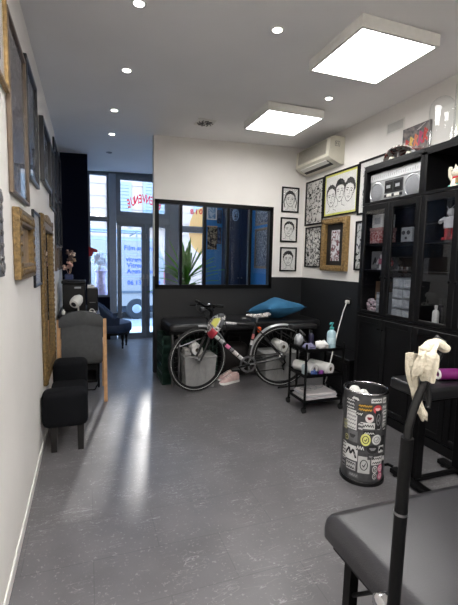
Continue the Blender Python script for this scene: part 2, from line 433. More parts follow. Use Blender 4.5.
# lettering on the glass, read from the street (mirrored from inside)
M_redfilm = film('red_film', (214, 40, 62))
lts = thing('window_lettering', 'red mirrored BIENVENUE lettering arched across the glass above the door', 'lettering', (1.0, YF+0.022, 2.27))
word = 'BIENVENUE'
for i, ch in enumerate(word[::-1]):
    u = i/8.0
    lt = MB(on_back(0, 0, YF+0.0225))
    text_mesh(lt, ch, 0.20, 0.0, 0.695+u*0.50, 2.27+0.10*math.sin(PI*u), mirror=True, rot=0.16*math.cos(PI*u), bold=0.004, sx=0.52)
    lt.build('letter', M_redfilm, lts)
dcl = thing('window_decal', 'large peach coloured round decal with red 2018 on the glass behind the plant', 'decal', (1.86, YF+0.02, 1.6))
def decal_part(z0, z1):
    pts = []
    n = 28
    L = []
    for i in range(n+1):
        z = z0+(z1-z0)*i/n; q = 1-((z-1.93)/0.43)**2
        L.append((2.04-0.30*math.sqrt(max(q, 0)), z))
    return L+[(2.02, z1), (2.02, z0)]
mpeach = film('peach_film', (246, 190, 120))
b_ = MB(on_back(0, 0, YF+0.024)); b_.poly(decal_part(2.008, 2.355)); b_.build('film', mpeach, dcl)
b_ = MB(on_back(0, 0, YF+0.024)); b_.poly(decal_part(1.51, 1.89)); b_.build('film', mpeach, dcl)
for i, ch in enumerate('8102'):
    b_ = MB(on_back(0, 0, YF+0.0215))
    text_mesh(b_, ch, 0.125, 0, 1.80+0.078*i, 2.225+0.004*i, mirror=True, rot=0.18-0.12*i, bold=0.004)
    b_.build('numeral', M_redfilm, dcl)
# ------------------------------------------------------------------ street outside
struct('ground_street', MB().box((-14, YF+0.08, -0.2), (18, 16.0, -0.02)), mat('asphalt', (150, 150, 152), 0.85, var=0.1, vscale=4))
struct('trim_8', MB().box((-14, YF+0.081, -0.019), (18, 8.3, -0.004)), mat('pavement_slabs', (214, 206, 196), 0.8, var=0.06))
fac = MB(); FY = 16.0
fac.box((-14, FY, -0.2), (18, FY+0.4, 4.83))
for z in [0.6+0.45*i for i in range(10)]: fac.box((-14, FY-0.03, z), (18, FY, z+0.03))
fac.box((2.95, FY+0.01, 4.7), (18, FY+0.39, 13)); fac.box((-14, FY+0.01, 4.7), (1.95, FY+0.39, 13))  # unseen taller blocks added so the sun passes only between them
facade = tag(fac.build('building_facade', mat('pale_render', (172, 143, 122), 0.8, var=0.03, vscale=2)), 'pale rendered building facade across the street with shuttered windows, plus unseen taller blocks added to mask the sun', 'building')
def fwin(x, z, wd, ht, balcony):
    m = MB(); m.box((x-wd/2-0.1, FY-0.06, z-0.1), (x-wd/2, FY-0.02, z+ht)); m.box((x+wd/2, FY-0.06, z-0.1), (x+wd/2+0.1, FY-0.02, z+ht)); m.box((x-wd/2-0.1, FY-0.06, z+ht), (x+wd/2+0.1, FY-0.02, z+ht+0.12))
    for i in range(12): m.box((x-wd/2, FY-0.05, z+ht*i/12+0.015), (x+wd/2, FY-0.035, z+ht*(i+1)/12-0.01))
    f = m.build('window', mat('window_surround', (140, 134, 124), 0.7), facade)
    MB().box((x-wd/2, FY-0.034, z), (x+wd/2, FY-0.031, z+ht)).build('pane', mat('shutter_blue_grey', (96, 104, 112), 0.5), f)
    if balcony:
        b = MB()
        b.box((x-wd/2-0.15, FY-0.32, z-0.12), (x+wd/2+0.15, FY-0.06, z-0.04))
        b.box((x-wd/2-0.15, FY-0.32, z+0.42), (x+wd/2+0.15, FY-0.29, z+0.46))
        for i in range(9): b.box((x-wd/2-0.15+(wd+0.3)*i/9, FY-0.315, z-0.04), (x-wd/2-0.13+(wd+0.3)*i/9, FY-0.295, z+0.42))
        b.build('balcony', mat('balcony_iron', (96, 110, 124), 0.5), facade)
for x, z, bl in ((-2.0, 2.6, 0), (1.18, 2.7, 0), (2.55, 2.8, 1), (4.6, 2.7, 1), (7.0, 2.7, 1), (-4.4, 2.6, 0)): fwin(x, z, 0.72, 1.5, bl)
# parked white van with trade lettering
VY = 9.45
van = thing('parked_van', 'white tradesman van with blue lettering parked outside the glass door', 'van', (-0.2, VY+0.9, -0.02))
mvan = mat('van_white', (150, 143, 138), 0.25, coat=0.5); mvg = mat('van_lower_grey', (168, 176, 188), 0.4)
prof = [(1.82, 0.30), (1.84, 0.9), (1.80, 1.15), (1.66, 1.55), (1.55, 1.84), (1.40, 1.90), (-1.9, 1.90), (-2.35, 1.75), (-2.8, 1.12), (-3.35, 0.95), (-3.5, 0.6), (-3.5, 0.30)]
MB().prism(prof, VY, VY+1.75, 'y').build('body', mvan, van, 30)
MB().box((-3.3, VY-0.015, 0.60), (1.80, VY, 0.655), 0.004, 1).build('side_moulding', mat('rubber_grey', (84, 90, 98), 0.6), van)
b_ = MB()
for z in (0.98, 1.50): b_.box((-2.2, VY-0.004, z), (1.7, VY, z+0.012))
for x in (0.62, 1.30, -0.9): b_.box((x, VY-0.004, 0.34), (x+0.012, VY, 1.80))
b_.box((-2.2, VY-0.004, 1.82), (1.5, VY, 1.85))
b_.build('panel_seams', mat('seam_grey', (140, 150, 164), 0.5), van)
MB().box((-3.45, VY+0.06, 0.14), (1.78, VY+1.6, 0.31), 0.02).build('sill', mat('underbody_dark', (52, 56, 64), 0.7), van)
for x in (1.08, -2.55):
    wl = MB().lathe([(0.10, 0), (0.22, 0.0), (0.25, 0.03), (0.25, 0.17), (0.22, 0.20), (0.10, 0.20)], (x, VY-0.02, 0.23), (0, 1, 0), 28).build('wheel', mat('tyre_dark', (38, 40, 44), 0.7), van, 40)
    hb = MB(); hb.lathe([(0.02, -0.012), (0.08, -0.008), (0.10, 0.0), (0.12, 0.01)], (x, VY-0.022, 0.23), (0, 1, 0), 24)
    hb.build('hubcap', mat('hubcap_silver', (176, 182, 192), 0.35, 0.6), wl, 40)
MB().box((1.72, VY-0.012, 0.82), (1.83, VY+0.1, 1.14), 0.015).build('tail_lamp', M_red, van)
mvt = mat('van_lettering_blue', (60, 84, 150), 0.5)
for t, x, z, sz in (('Film solaire', 0.80, 1.60, 0.15), ('vitrages', 0.84, 1.34, 0.14), ('Vitrerie', 0.86, 1.20, 0.15), ('Agencement', 0.86, 1.065, 0.15), ('06 13 3', 0.87, 0.80, 0.14), ('44', 1.50, 0.80, 0.14)):
    b_ = MB(on_back(0, 0, VY-0.006)); text_mesh(b_, t, sz, 0, x, z, align='LEFT', bold=0.003); b_.build('lettering', mvt, van)
b_ = MB()
for x in (-1.6, -0.3, 1.1):
    b_.cyl((x, VY+0.12, 1.9), (x, VY+0.12, 2.02), 0.018); b_.cyl((x, VY+1.6, 1.9), (x, VY+1.6, 2.02), 0.018)
    b_.cyl((x, VY+0.1, 2.02), (x, VY+1.62, 2.02), 0.02)
b_.cyl((-1.8, VY+0.15, 2.05), (1.3, VY+0.15, 2.05), 0.025); b_.cyl((-1.8, VY+0.9, 2.05), (1.3, VY+0.9, 2.05), 0.025)
b_.build('roof_rack', mat('rack_grey', (120, 126, 134), 0.5), van)
# ================================================================== CEILING FITTINGS
M_emit = mat('lit_diffuser', (255, 255, 255), 0.6, emit=(1.0, 0.985, 0.965), estr=PANEL_E)
M_fill_rear = mat('rear_fill_diffuser', (255, 255, 255), 0.6, emit=(1.0, 0.985, 0.965), estr=REAR_FILL_E)
M_fill_bay = mat('bay_fill_diffuser', (255, 255, 255), 0.6, emit=(0.80, 0.9, 1.0), estr=BAY_FILL_E)
M_spot = mat('lit_spot_lens', (255, 255, 255), 0.6, emit=(1.0, 0.96, 0.9), estr=SPOT_E)
def led_panel(x0, y0, label, sz=0.60, em=None):
    zc = ceil_z(x0+sz/2)-0.012
    t = thing('led_ceiling_panel', label, 'ceiling light', (x0+sz/2, y0+sz/2, zc-0.075), 'square LED ceiling panels')
    f = MB(); a, b, c, d = x0, x0+sz, y0, y0+sz; e = 0.018; z0 = zc-0.075
    f.box((a, c, z0), (a+e, d, zc)); f.box((b-e, c, z0), (b, d, zc)); f.box((a+e, c, z0), (b-e, c+e, zc)); f.box((a+e, d-e, z0), (b-e, d, zc))
    f.build('surround', M_whitep, t)
    MB().box((a+e, c+e, z0+0.004), (b-e, d-e, z0+0.010)).build('diffuser', em or M_emit, t)
    MB().box((a+e, c+e, zc-0.01), (b-e, d-e, zc-0.002)).build('backplate', M_whitep, t)
led_panel(1.59, 3.47, 'square LED ceiling panel farther back, near the partition and air conditioner')
led_panel(1.55, 2.09, 'large bright square LED ceiling panel at upper right, nearest the camera')
led_panel(-0.05, 0.55, 'unseen fill panel added overhead, above the camera', em=M_fill_rear)  # added fill, lifts the left wall and ceiling
led_panel(0.8, -1.0, 'unseen fill panel added at the rear of the room behind the camera', em=M_fill_rear)  # added fill from the rear for more bounce
def spot(x, y, label, lit=True):
    z = ceil_z(x)
    t = thing('recessed_spotlight', label, 'spotlight', (x, y, z-0.006), 'recessed ceiling spotlights')
    MB().lathe([(0.030, -0.006), (0.040, -0.005), (0.042, 0.003), (0.030, 0.003)], (x, y, z), n=20, cap=False).build('trim_ring', M_whitep if lit else M_steel, t, 40)
    MB().lathe([(0.002, -0.003), (0.029, -0.003), (0.030, 0.002), (0.002, 0.002)], (x, y, z), n=20).build('lens', M_spot if lit else mat('unlit_lens', (80, 82, 88), 0.3), t, 40)
led_panel(-0.15, -1.0, 'unseen fill panel added behind the camera, along the left wall', em=M_fill_rear)  # added fill for the left side
led_panel(1.45, 5.6, 'unseen fill panel added in the blue bay, hidden behind the partition', em=M_fill_bay)  # added fill for the blue walls and pictures
spot(0.296, 2.42, 'lit recessed spotlight nearest the camera in the row above the walkway')
spot(0.305, 3.26, 'lit recessed spotlight, second from the camera in the row above the walkway')
spot(0.27, 4.14, 'lit recessed spotlight, third from the camera in the row above the walkway')
spot(0.29, 4.92, 'lit recessed spotlight, farthest lit one, beside the partition edge')
spot(0.30, 5.77, 'unlit recessed spotlight closest to the shopfront door', False)
spot(1.152, 2.41, 'lit recessed spotlight alone left of the nearest LED panel')
spot(2.09, 3.25, 'lit recessed spotlight between the two LED panels')
t = thing('ceiling_vent', 'small white swirl ceiling air vent in front of the partition', 'vent', (1.198, 4.206, ceil_z(1.198)-0.014))
z = ceil_z(1.198)
MB().box((1.10, 4.11, z-0.014), (1.296, 4.30, z+0.002), 0.006).build('plate', M_whitep, t)
for k in range(10):
    a = 2*PI*k/10
    m = MB(); p = V(1.198, 4.206, z-0.016); d = V(math.cos(a), math.sin(a), 0); q = V(math.cos(a+0.5), math.sin(a+0.5), 0)
    m.tube([p+d*0.018, p+d*0.05+q*0.01, p+q*0.085], 0.0052, 5); m.build('swirl_blade', mat('vent_slot_grey', (86, 84, 84), 0.6), t)
# ================================================================== WALL PICTURES
def frame_box(f, w_, h_, b, d, bev=0.003):
    f.box((-w_/2, -h_/2, 0.002), (-w_/2+b, h_/2, d), bev, 1); f.box((w_/2-b, -h_/2, 0.002), (w_/2, h_/2, d), bev, 1)
    f.box((-w_/2+b-0.001, -h_/2, 0.002), (w_/2-b+0.001, -h_/2+b, d), bev, 1); f.box((-w_/2+b-0.001, h_/2-b, 0.002), (w_/2-b+0.001, h_/2, d), bev, 1)
def picture(M, w_, h_, label, fm=None, pm_=None, b=0.02, d=0.02, draw=None, matc=None, matw=0.0, group='framed pictures', pane=True, name='framed_picture', mould=False):
    t = thing(name, label, 'picture', M @ V(0, -h_/2, 0), group)
    f = MB(M); frame_box(f, w_, h_, b, d)
    if mould:
        n = int(max(w_, h_)/0.035)
        for s_ in (-1, 1):
            k = max(3, int(h_/0.045))
            for i in range(k): f.ball((s_*(w_/2-b*0.55), -h_/2+h_*(i+0.5)/k, d), (b*0.28, 0.014, 0.008), 8, 5)
            k = max(3, int(w_/0.045))
            for i in range(k): f.ball((-w_/2+w_*(i+0.5)/k, s_*(h_/2-b*0.55), d), (0.014, b*0.28, 0.008), 8, 5)
        frame_box(f, w_-2*b+0.016, h_-2*b+0.016, 0.012, d*0.75)
    f.build('frame', fm or M_blackmetal, t)
    iw, ih = w_/2-b+0.001, h_/2-b+0.001
    if matc:
        m = MB(M); m.box((-iw, -ih, 0.003), (iw, ih, 0.006)); m.build('mount', matc, t); iw -= matw; ih -= matw
        MB(M).box((-iw, -ih, 0.006), (iw, ih, 0.0075)).build('artwork', pm_ or M_paper, t)
    else:
        MB(M).box((-iw, -ih, 0.003), (iw, ih, 0.0075)).build('artwork', pm_ or M_paper, t)
    if draw: draw(t, M, iw, ih, 0.0078)
    if pane:
        MB(M).box((-w_/2+b-0.001, -h_/2+b-0.001, 0.010), (w_/2-b+0.001, h_/2-b+0.001, 0.0115)).build('pane', M_glass_pic, t)
    return t
def face(t, M, cx, cy, sc, z, style=0, tilt=0.0):
    """ink portrait: hair, outline, features; about 1 unit tall times sc"""
    rnd = random.Random(style*11+3)
    Mt = M @ Matrix.Translation((cx, cy, 0)) @ Matrix.Rotation(tilt, 4, 'Z') @ Matrix.Diagonal((sc, sc, 1, 1))
    m = MB(Mt)
    # jaw and neck
    m.ribbon([(-0.27, 0.12), (-0.27, -0.05), (-0.22, -0.22), (-0.10, -0.36), (0, -0.40), (0.10, -0.36), (0.22, -0.22), (0.27, -0.05), (0.27, 0.12)], 0.022, z)
    if style != 3:
        m.ribbon([(-0.13, -0.34), (-0.14, -0.52), (-0.30, -0.58)], 0.018, z); m.ribbon([(0.13, -0.34), (0.14, -0.52), (0.32, -0.58)], 0.018, z)
    # hair
    n = 26; out = []
    for i in range(n+1):
        a = -0.25+(PI+0.5)*i/n; rr = 1+rnd.uniform(-0.05, 0.06)
        out.append((0.335*math.cos(a)*rr, 0.12+0.36*math.sin(a)*rr))
    inn = []
    for i in range(n+1):
        a = PI+0.05-(PI+0.1)*i/n
        dx = 0.06*math.sin(i*0.9) if style % 2 else 0.03*math.sin(i*1.7)
        inn.append((0.262*math.cos(a), 0.10+(0.13+0.05*(style % 3 == 1)+abs(dx))*max(0, math.sin(a))))
    k = len(out)
    m.faces([(p[0], p[1], z+0.0004) for p in out+inn[::-1]], [(i, i+1, k+i+1, k+i) for i in range(k-1)])
    for s_ in (-1, 1):
        m.ribbon([(s_*0.20, 0.075), (s_*0.12, 0.10), (s_*0.05, 0.08)], 0.026, z+0.0002)
        m.ribbon([(s_*0.19, 0.01), (s_*0.125, 0.035), (s_*0.06, 0.01), (s_*0.125, -0.008), (s_*0.19, 0.01)], 0.014, z+0.0002)
        m.poly([(s_*0.125+0.022*math.cos(j), 0.012+0.022*math.sin(j)) for j in [2*PI*q/10 for q in range(10)]], z+0.001)
        m.ribbon([(s_*0.28, 0.06), (s_*0.315, 0.04), (s_*0.30, -0.07), (s_*0.27, -0.08)], 0.014, z+0.0002)
    m.ribbon([(0.015, 0.03), (0.05, -0.10), (0.0, -0.13), (-0.045, -0.11)], 0.014, z+0.0002)
    m.ribbon([(-0.10, -0.22), (-0.03, -0.205), (0, -0.213), (0.03, -0.205), (0.10, -0.22)], 0.018, z+0.0002)
    m.ribbon([(-0.06, -0.25), (0, -0.262), (0.06, -0.25)], 0.012, z+0.0002)
    for j in range(5):
        m.ribbon([(0.17+0.015*j, -0.18+0.03*j), (0.235+0.004*j, -0.05+0.03*j)], 0.008, z+0.0002)
    if style == 4:
        m.ribbon([(-0.33, 0.1), (-0.40, -0.15), (-0.33, -0.45)], 0.05, z); m.ribbon([(0.33, 0.1), (0.40, -0.15), (0.33, -0.45)], 0.05, z)
    m.build('drawing', M_ink, t)
def one_face(style, tilt=0.0, sc=None):
    return lambda t, M, iw, ih, z: face(t, M, 0, 0.03*ih, sc or min(iw*2.45, ih*1.62), z, style, tilt)
def three_faces(t, M, iw, ih, z):
    face(t, M, -iw*0.60, -ih*0.10, ih*1.38, z, 1, 0.06); face(t, M, 0.0, ih*0.10, ih*1.38, z, 2, 0.0); face(t, M, iw*0.60, ih*0.02, ih*1.38, z, 3, -0.22)
# back partition: three portraits in a column
GB = 'small ink portraits in a column on the partition'
picture(on_back(2.558, 2.222), 0.256, 0.33, 'topmost small black-framed ink portrait right of the partition window', draw=one_face(4), group=GB)
picture(on_back(2.551, 1.828), 0.254, 0.325, 'middle small black-framed ink portrait right of the partition window', draw=one_face(1, -0.12), group=GB)
picture(on_back(2.556, 1.436), 0.252, 0.325, 'lowest small black-framed ink portrait, just above the black wall paint', draw=one_face(5, 0.05), group=GB)
# right wall
GR = 'pictures on the right wall'
picture(on_right(4.54, 2.17), 0.42, 0.57, 'black-framed dense ink flash sheet left of the three faces', pm_=art_mat('ink_flash_dense', 'flash', (48, 46, 46), (205, 202, 198), 26, 0.52, 1.0), group=GR)
picture(on_right(3.99, 2.207), 0.66, 0.515, 'wide black-framed drawing of three faces with a yellow border', matc=mat('yellow_mount', (214, 214, 98), 0.6), matw=0.024, b=0.018, draw=three_faces, group=GR)
picture(on_right(4.525, 1.60), 0.39, 0.525, 'black-framed busy ink flash sheet beside the gold frame', pm_=art_mat('ink_flash_busy', 'flash', (34, 34, 36), (214, 212, 208), 34, 0.56, 4.0), group=GR)
def gold_inside(t, M, iw, ih, z):
    MB(M).box((-0.085, -0.19, z), (0.075, 0.17, z+0.006)).build('print', art_mat('grey_red_print', 'noise', (120, 80, 84), (206, 204, 206), 22, 0.47, 2.0), t)
picture(on_right(4.025, 1.615), 0.50, 0.62, 'ornate gold frame with black mount and a small print on the right wall', M_gold2, mat('black_mount', (24, 22, 22), 0.6), b=0.062, d=0.055, draw=gold_inside, group=GR, pane=False, mould=True)
picture(on_right(3.405, 2.20), 0.50, 0.56, 'black-framed sheet with white mount, half hidden by the black cabinet', matc=M_paper, matw=0.05, pm_=art_mat('ink_flash_loose', 'flash', (60, 60, 62), (212, 212, 210), 20, 0.48, 7.0), group=GR)
picture(on_right(3.43, 1.59), 0.46, 0.53, 'black-framed sheet below the half hidden one, mostly behind the cabinet', pm_=art_mat('ink_flash_third', 'flash', (50, 50, 52), (200, 200, 198), 24, 0.5, 9.0), group=GR)
# left wall
GL = 'pictures on the left wall'
GD = 'dark framed pictures at the far end of the left wall'
M_dkframe = mat('dark_frame', (24, 25, 30), 0.35)
def dull(i, c, c2, sc=9): return art_mat('left_print_%s' % i, 'noise', c, c2, sc, 0.5, float(len(MATS)))
d_grey = art_mat('grey_print', 'noise', (84, 86, 94), (130, 132, 140), 8, 0.5, 3.0)
d_many = art_mat('dense_grey_print', 'noise', (92, 84, 84), (150, 142, 138), 40, 0.5, 5.0)
picture(on_left(1.765, 2.42), 0.56, 0.62, 'thin gold frame with pale sheet at the top left edge', M_gold2, matc=M_paper, matw=0.08, pm_=d_grey, b=0.018, d=0.022, group=GL)
picture(on_left(2.335, 2.09), 0.545, 0.80, 'tall brown wooden frame with a dense grey print, near the camera', M_brown, d_many, b=0.018, d=0.022, group=GL)
picture(on_left(2.885, 2.21), 0.50, 0.68, 'black-framed plain grey print right of the brown wooden frame', M_dkframe, d_grey, b=0.022, d=0.024, group=GL)
picture(on_left(3.73, 2.22), 0.66, 0.48, 'wide black frame with pale mount, fourth along the left wall top row', M_dkframe, d_grey, b=0.03, d=0.035, matc=mat('pale_blue_mount', (150, 160, 178), 0.7), matw=0.06, group=GL)
picture(on_left(4.385, 2.18), 0.46, 0.62, 'black-framed dark print between the wide black frame and the stacked dark frames', M_dkframe, dull('e', (60, 66, 78), (96, 104, 120)), b=0.022, d=0.02, group=GL)
picture(on_left(4.96, 2.37), 0.48, 0.60, 'upper nearer one of the four dark frames stacked by the navy pier', M_dkframe, dull('f', (58, 68, 88), (92, 104, 128)), b=0.025, group=GD)
picture(on_left(5.60, 2.37), 0.51, 0.60, 'upper one of the dark frames closest to the navy pier', M_dkframe, dull('g', (50, 62, 84), (84, 98, 124)), b=0.025, group=GD)
picture(on_left(4.97, 1.78), 0.50, 0.54, 'lower nearer one of the four dark frames stacked by the navy pier', M_dkframe, dull('h', (62, 70, 88), (98, 108, 128)), b=0.025, group=GD)
picture(on_left(5.57, 1.80), 0.54, 0.54, 'lower one of the dark frames closest to the navy pier', M_dkframe, dull('i', (56, 66, 86), (86, 98, 120)), b=0.025, group=GD)
picture(on_left(1.56, 1.49), 0.46, 0.34, 'silver ornate frame cut by the left edge of the picture', mat('old_silvering', (120, 118, 116), 0.4, 0.7, var=0.35, vscale=70, bump=0.6, bscale=120), d_many, b=0.07, d=0.02, group=GL, mould=True, pane=False)
picture(on_left(2.39, 1.46), 0.56, 0.345, 'thick ornate gold frame around a tan picture, nearest gold frame', M_gold, mat('tan_picture', (150, 124, 92), 0.6, var=0.3, vscale=10), b=0.075, d=0.034, group=GL, mould=True, pane=False)
picture(on_left(3.0, 1.45), 0.38, 0.50, 'slim black frame with silvery art between the two gold frames', M_dkframe, art_mat('silver_print', 'noise', (140, 140, 142), (196, 194, 190), 60, 0.5, 6.0), b=0.016, d=0.018, pane=False, group=GL)
picture(on_left(4.80, 1.39), 0.34, 0.28, 'small brown frame on the left wall just beyond the tall gilded mirror', M_brown, mat('brown_print', (120, 96, 74), 0.6, var=0.2), b=0.03, group=GL)
picture(on_left(5.38, 1.385), 0.50, 0.27, 'small grey-brown frame on the left wall behind the flowers', mat('grey_brown_frame', (78, 66, 58), 0.5), mat('tan_print', (136, 112, 84), 0.6, var=0.2), b=0.03, group=GL)
# tall gilded mirror
mr = thing('gilded_mirror', 'tall gilded ornate mirror on the left wall above the black bench', 'mirror', (XL+0.01, 3.645, 0.42))
Mm = on_left(3.645, 1.07); f = MB(Mm); frame_box(f, 0.87, 1.30, 0.10, 0.03, 0.006)
for s_ in (-1, 1):
    for i in range(28): f.ball((s_*0.405, -0.63+1.26*i/27, 0.03), (0.02, 0.018, 0.008), 8, 5)
    for i in range(18): f.ball((-0.41+0.82*i/17, s_*0.615, 0.03), (0.018, 0.02, 0.008), 8, 5)
frame_box(f, 0.70, 1.12, 0.02, 0.036)
f.build('frame', M_gold, mr)
f = MB(Mm)
for i in range(9): f.ball((-0.16+0.04*i, 0.64+0.012*math.sin(PI*i/8), 0.024), (0.03, 0.02, 0.014), 8, 6)
f.build('crest', M_gold2, mr)
MB(Mm).box((-0.35, -0.56, 0.004), (0.35, 0.56, 0.012)).build('mirror_glass', mat('silvered_glass', (200, 204, 206), 0.03, 1.0), mr)
# right wall: vent grille, air conditioner, canvas
t = thing('vent_grille', 'white louvred vent grille high on the right wall', 'vent', (XR, 3.155, 2.65))
Mv = on_right(3.155, 2.70); f = MB(Mv); frame_box(f, 0.23, 0.105, 0.012, 0.012, 0.002); f.build('frame', M_whitep, t)
f = MB(Mv)
for i in range(16): f.box((-0.10+0.0126*i, -0.042, 0.003), (-0.094+0.0126*i, 0.042, 0.010))
f.build('louvres', mat('louvre_grey', (206, 204, 200), 0.5), t)
MB(Mv).box((-0.104, -0.042, 0.001), (0.104, 0.042, 0.003)).build('backing', mat('vent_dark', (34, 34, 34), 0.7), t)
ac = thing('air_conditioner', 'cream wall-mounted air conditioner high in the far corner', 'air conditioner', (XR-0.10, 4.33, 2.54))
outl = [(XR, 2.825), (XR-0.155, 2.825), (XR-0.195, 2.80), (XR-0.21, 2.60), (XR-0.185, 2.575), (XR-0.06, 2.525), (XR, 2.525)]
MB().prism(outl, 3.95, 4.70, 'y').build('casing', M_cream, ac, 25)
f = MB(); f.prism([(XR-0.197, 2.79), (XR-0.203, 2.79), (XR-0.214, 2.632), (XR-0.206, 2.632)], 4.01, 4.64, 'y'); f.build('front_grille', mat('ac_grille_grey', (176, 172, 160), 0.5), ac)
g = MB()
for i in range(14): z = 2.645+0.0105*i; g.box((XR-0.2165+0.00075*i, 4.015, z), (XR-0.211+0.00075*i, 4.635, z+0.004))
g.build('louvre_lines', mat('ac_line', (146, 142, 132), 0.6), ac)
MB().prism([(XR-0.172, 2.566), (XR-0.09, 2.533), (XR-0.092, 2.527), (XR-0.174, 2.560)], 4.03, 4.62, 'y').build('outlet', mat('ac_outlet_dark', (60, 58, 54), 0.6), ac)
MB().prism([(XR-0.188, 2.573), (XR-0.135, 2.549), (XR-0.137, 2.541), (XR-0.190, 2.565)], 4.04, 4.61, 'y').build('flap', M_whitep, ac)
f = MB(Matrix(((1, 0, 0, XR-0.10), (0, 0, -1, 3.949), (0, 1, 0, 2.74), (0, 0, 0, 1)))); f.ribbon([(-0.03, 0.025), (0.03, 0.025), (0.03, -0.025), (-0.03, -0.025), (-0.03, 0.025)], 0.006); f.ribbon([(-0.018, 0.012), (-0.018, -0.012), (-0.006, 0), (-0.018, 0.012)], 0.006); f.ribbon([(0.012, 0.013), (0.012, -0.013)], 0.006)
f.build('maker_mark', mat('mark_grey', (120, 118, 110), 0.5), ac)
# ================================================================== DISPLAY CABINETS
CX = 2.44; CB = 2.775
SH = [0.935, 1.345, 1.585, 1.935, 2.275]
def cabinet(y0, label):
    y1 = y0+0.70; ym = (y0+y1)/2; th = 0.020
    t = thing('display_cabinet', label, 'cabinet', ((CX+CB)/2, ym, 0), 'black display cabinets')
    f = MB()
    f.box((CX+0.02, y0, 0), (CB, y0+th, 2.27)); f.box((CX+0.02, y1-th, 0), (CB, y1, 2.27)); f.box((CB-0.012, y0+th, 0.08), (CB, y1-th, 2.27))
    f.box((CX+0.02, y0+th, 0.08), (CB-0.012, y1-th, 0.10))
    f.build('carcass', M_cab, t)
    f = MB(); f.box((CX+0.004, y0, 2.255), (CB, y1, 2.29), 0.004, 1); f.build('cornice', M_cab, t)
    MB().box((CX+0.005, y0, 0), (CX+0.02, y1, 0.078), 0.003, 1).build('plinth', M_cab, t)
    for z in SH[:4]:
        MB().box((CX+0.024, y0+th, z-0.018), (CB-0.012, y1-th, z)).build('shelf', M_cab, t)
    f = MB(); f.box((CX+0.002, y0, 2.235), (CX+0.02, y1, 2.256)); f.box((CX+0.002, y0, 1.935), (CX+0.02, y1, 1.958)); f.box((CX+0.002, y0, 1.958), (CX+0.02, y0+0.032, 2.255)); f.box((CX+0.002, y1-0.032, 1.958), (CX+0.02, y1, 2.255))
    f.build('face_frame', M_cab, t)
    MB().box((CX+0.002, y0, 0.91), (CX+0.02, y1, 0.933)).build('rail', M_cab, t)
    for a, b, kn in ((y0+0.003, ym-0.002, ym-0.028), (ym+0.002, y1-0.003, ym+0.028)):
        d = MB(); s_ = 0.048
        d.box((CX, a, 0.94), (CX+0.019, a+s_, 1.93), 0.002, 1); d.box((CX, b-s_, 0.94), (CX+0.019, b, 1.93), 0.002, 1)
        d.box((CX, a+s_, 0.94), (CX+0.019, b-s_, 0.94+s_*0.6), 0.002, 1); d.box((CX, a+s_, 1.93-s_), (CX+0.019, b-s_, 1.93), 0.002, 1)
        gd = d.build('glass_door', M_cab, t)
        MB().box((CX+0.008, a+s_-0.003, 0.94+s_*0.6-0.003), (CX+0.012, b-s_+0.003, 1.93-s_+0.003)).build('pane', M_pane, gd)
        MB().lathe([(0.004, 0), (0.004, 0.012), (0.011, 0.016), (0.012, 0.024), (0.006, 0.028)], (CX, kn, 1.28), (-1, 0, 0), 12).build('knob', M_blackmetal, gd, 40)
        d = MB(); d.box((CX, a, 0.09), (CX+0.019, a+s_, 0.905), 0.002, 1); d.box((CX, b-s_, 0.09), (CX+0.019, b, 0.905), 0.002, 1)
        d.box((CX, a+s_, 0.09), (CX+0.019, b-s_, 0.09+s_), 0.002, 1); d.box((CX, a+s_, 0.905-s_), (CX+0.019, b-s_, 0.905), 0.002, 1)
        d.box((CX+0.009, a+s_, 0.09+s_), (CX+0.015, b-s_, 0.905-s_))
        ld = d.build('lower_door', M_cab, t)
        MB().lathe([(0.004, 0), (0.004, 0.012), (0.011, 0.016), (0.012, 0.024), (0.006, 0.028)], (CX, kn, 0.82), (-1, 0, 0), 12).build('knob', M_blackmetal, ld, 40)
    return t
cabinet(2.445, 'black glazed cabinet with the boombox on its open top shelf, next to the wall pictures')
cabinet(1.743, 'black glazed cabinet with the lucky cat on its open top shelf, at the right edge')
cabinet(1.041, 'black glazed cabinet continuing the row beyond the right edge of the picture')
# ================================================================== THINGS IN AND ON THE CABINETS
M_silver = mat('silver_plastic', (186, 188, 190), 0.32, 0.35)
M_dkgrey = mat('dark_grey_plastic', (52, 53, 56), 0.4)
M_clear = glass('clear_plastic', (0.86, 0.88, 0.89), 0.07, 0.12)
M_frost = mat('milky_plastic', (196, 200, 203), 0.3)
# boombox: local x to the right as seen, y up, z towards the room
bb = thing('boombox', 'large silver boombox radio cassette on the open top shelf', 'radio', (2.55, 2.815, 1.936))
Mb = on_right(2.804, 1.9365, 2.490) @ Matrix.Diagonal((1.08, 1.15, 1.1, 1))
hw = 0.285
MB(Mb).box((-hw, 0, -0.13), (hw, 0.245, 0), 0.012).build('body', M_silver, bb)
MB(Mb).box((-hw+0.008, 0.175, 0.0), (hw-0.008, 0.236, 0.006), 0.003, 1).build('tuner_strip', mat('tuner_pale', (206, 208, 210), 0.3), bb)
f = MB(Mb)
for i in range(22): f.box((-hw+0.03+0.0235*i, 0.196, 0.006), (-hw+0.032+0.0235*i, 0.212 if i % 4 else 0.222, 0.0068))
f.build('tuner_scale', M_dkgrey, bb)
for sx in (-1, 1):
    sp = MB(Mb).lathe([(0.082, 0), (0.082, 0.008), (0.074, 0.011), (0.070, 0.006), (0.002, 0.006)], (sx*0.195, 0.088, 0.0), (0, 0, 1), 32).build('speaker', mat('speaker_ring', (170, 172, 175), 0.3, 0.5), bb, 35)
    MB(Mb).lathe([(0.069, 0.006), (0.064, 0.009), (0.03, 0.011), (0.002, 0.012)], (sx*0.195, 0.088, 0.0), (0, 0, 1), 28).build('grille', mat('speaker_mesh', (140, 142, 146), 0.55, 0.3, bump=0.5, bscale=500), sp, 35)
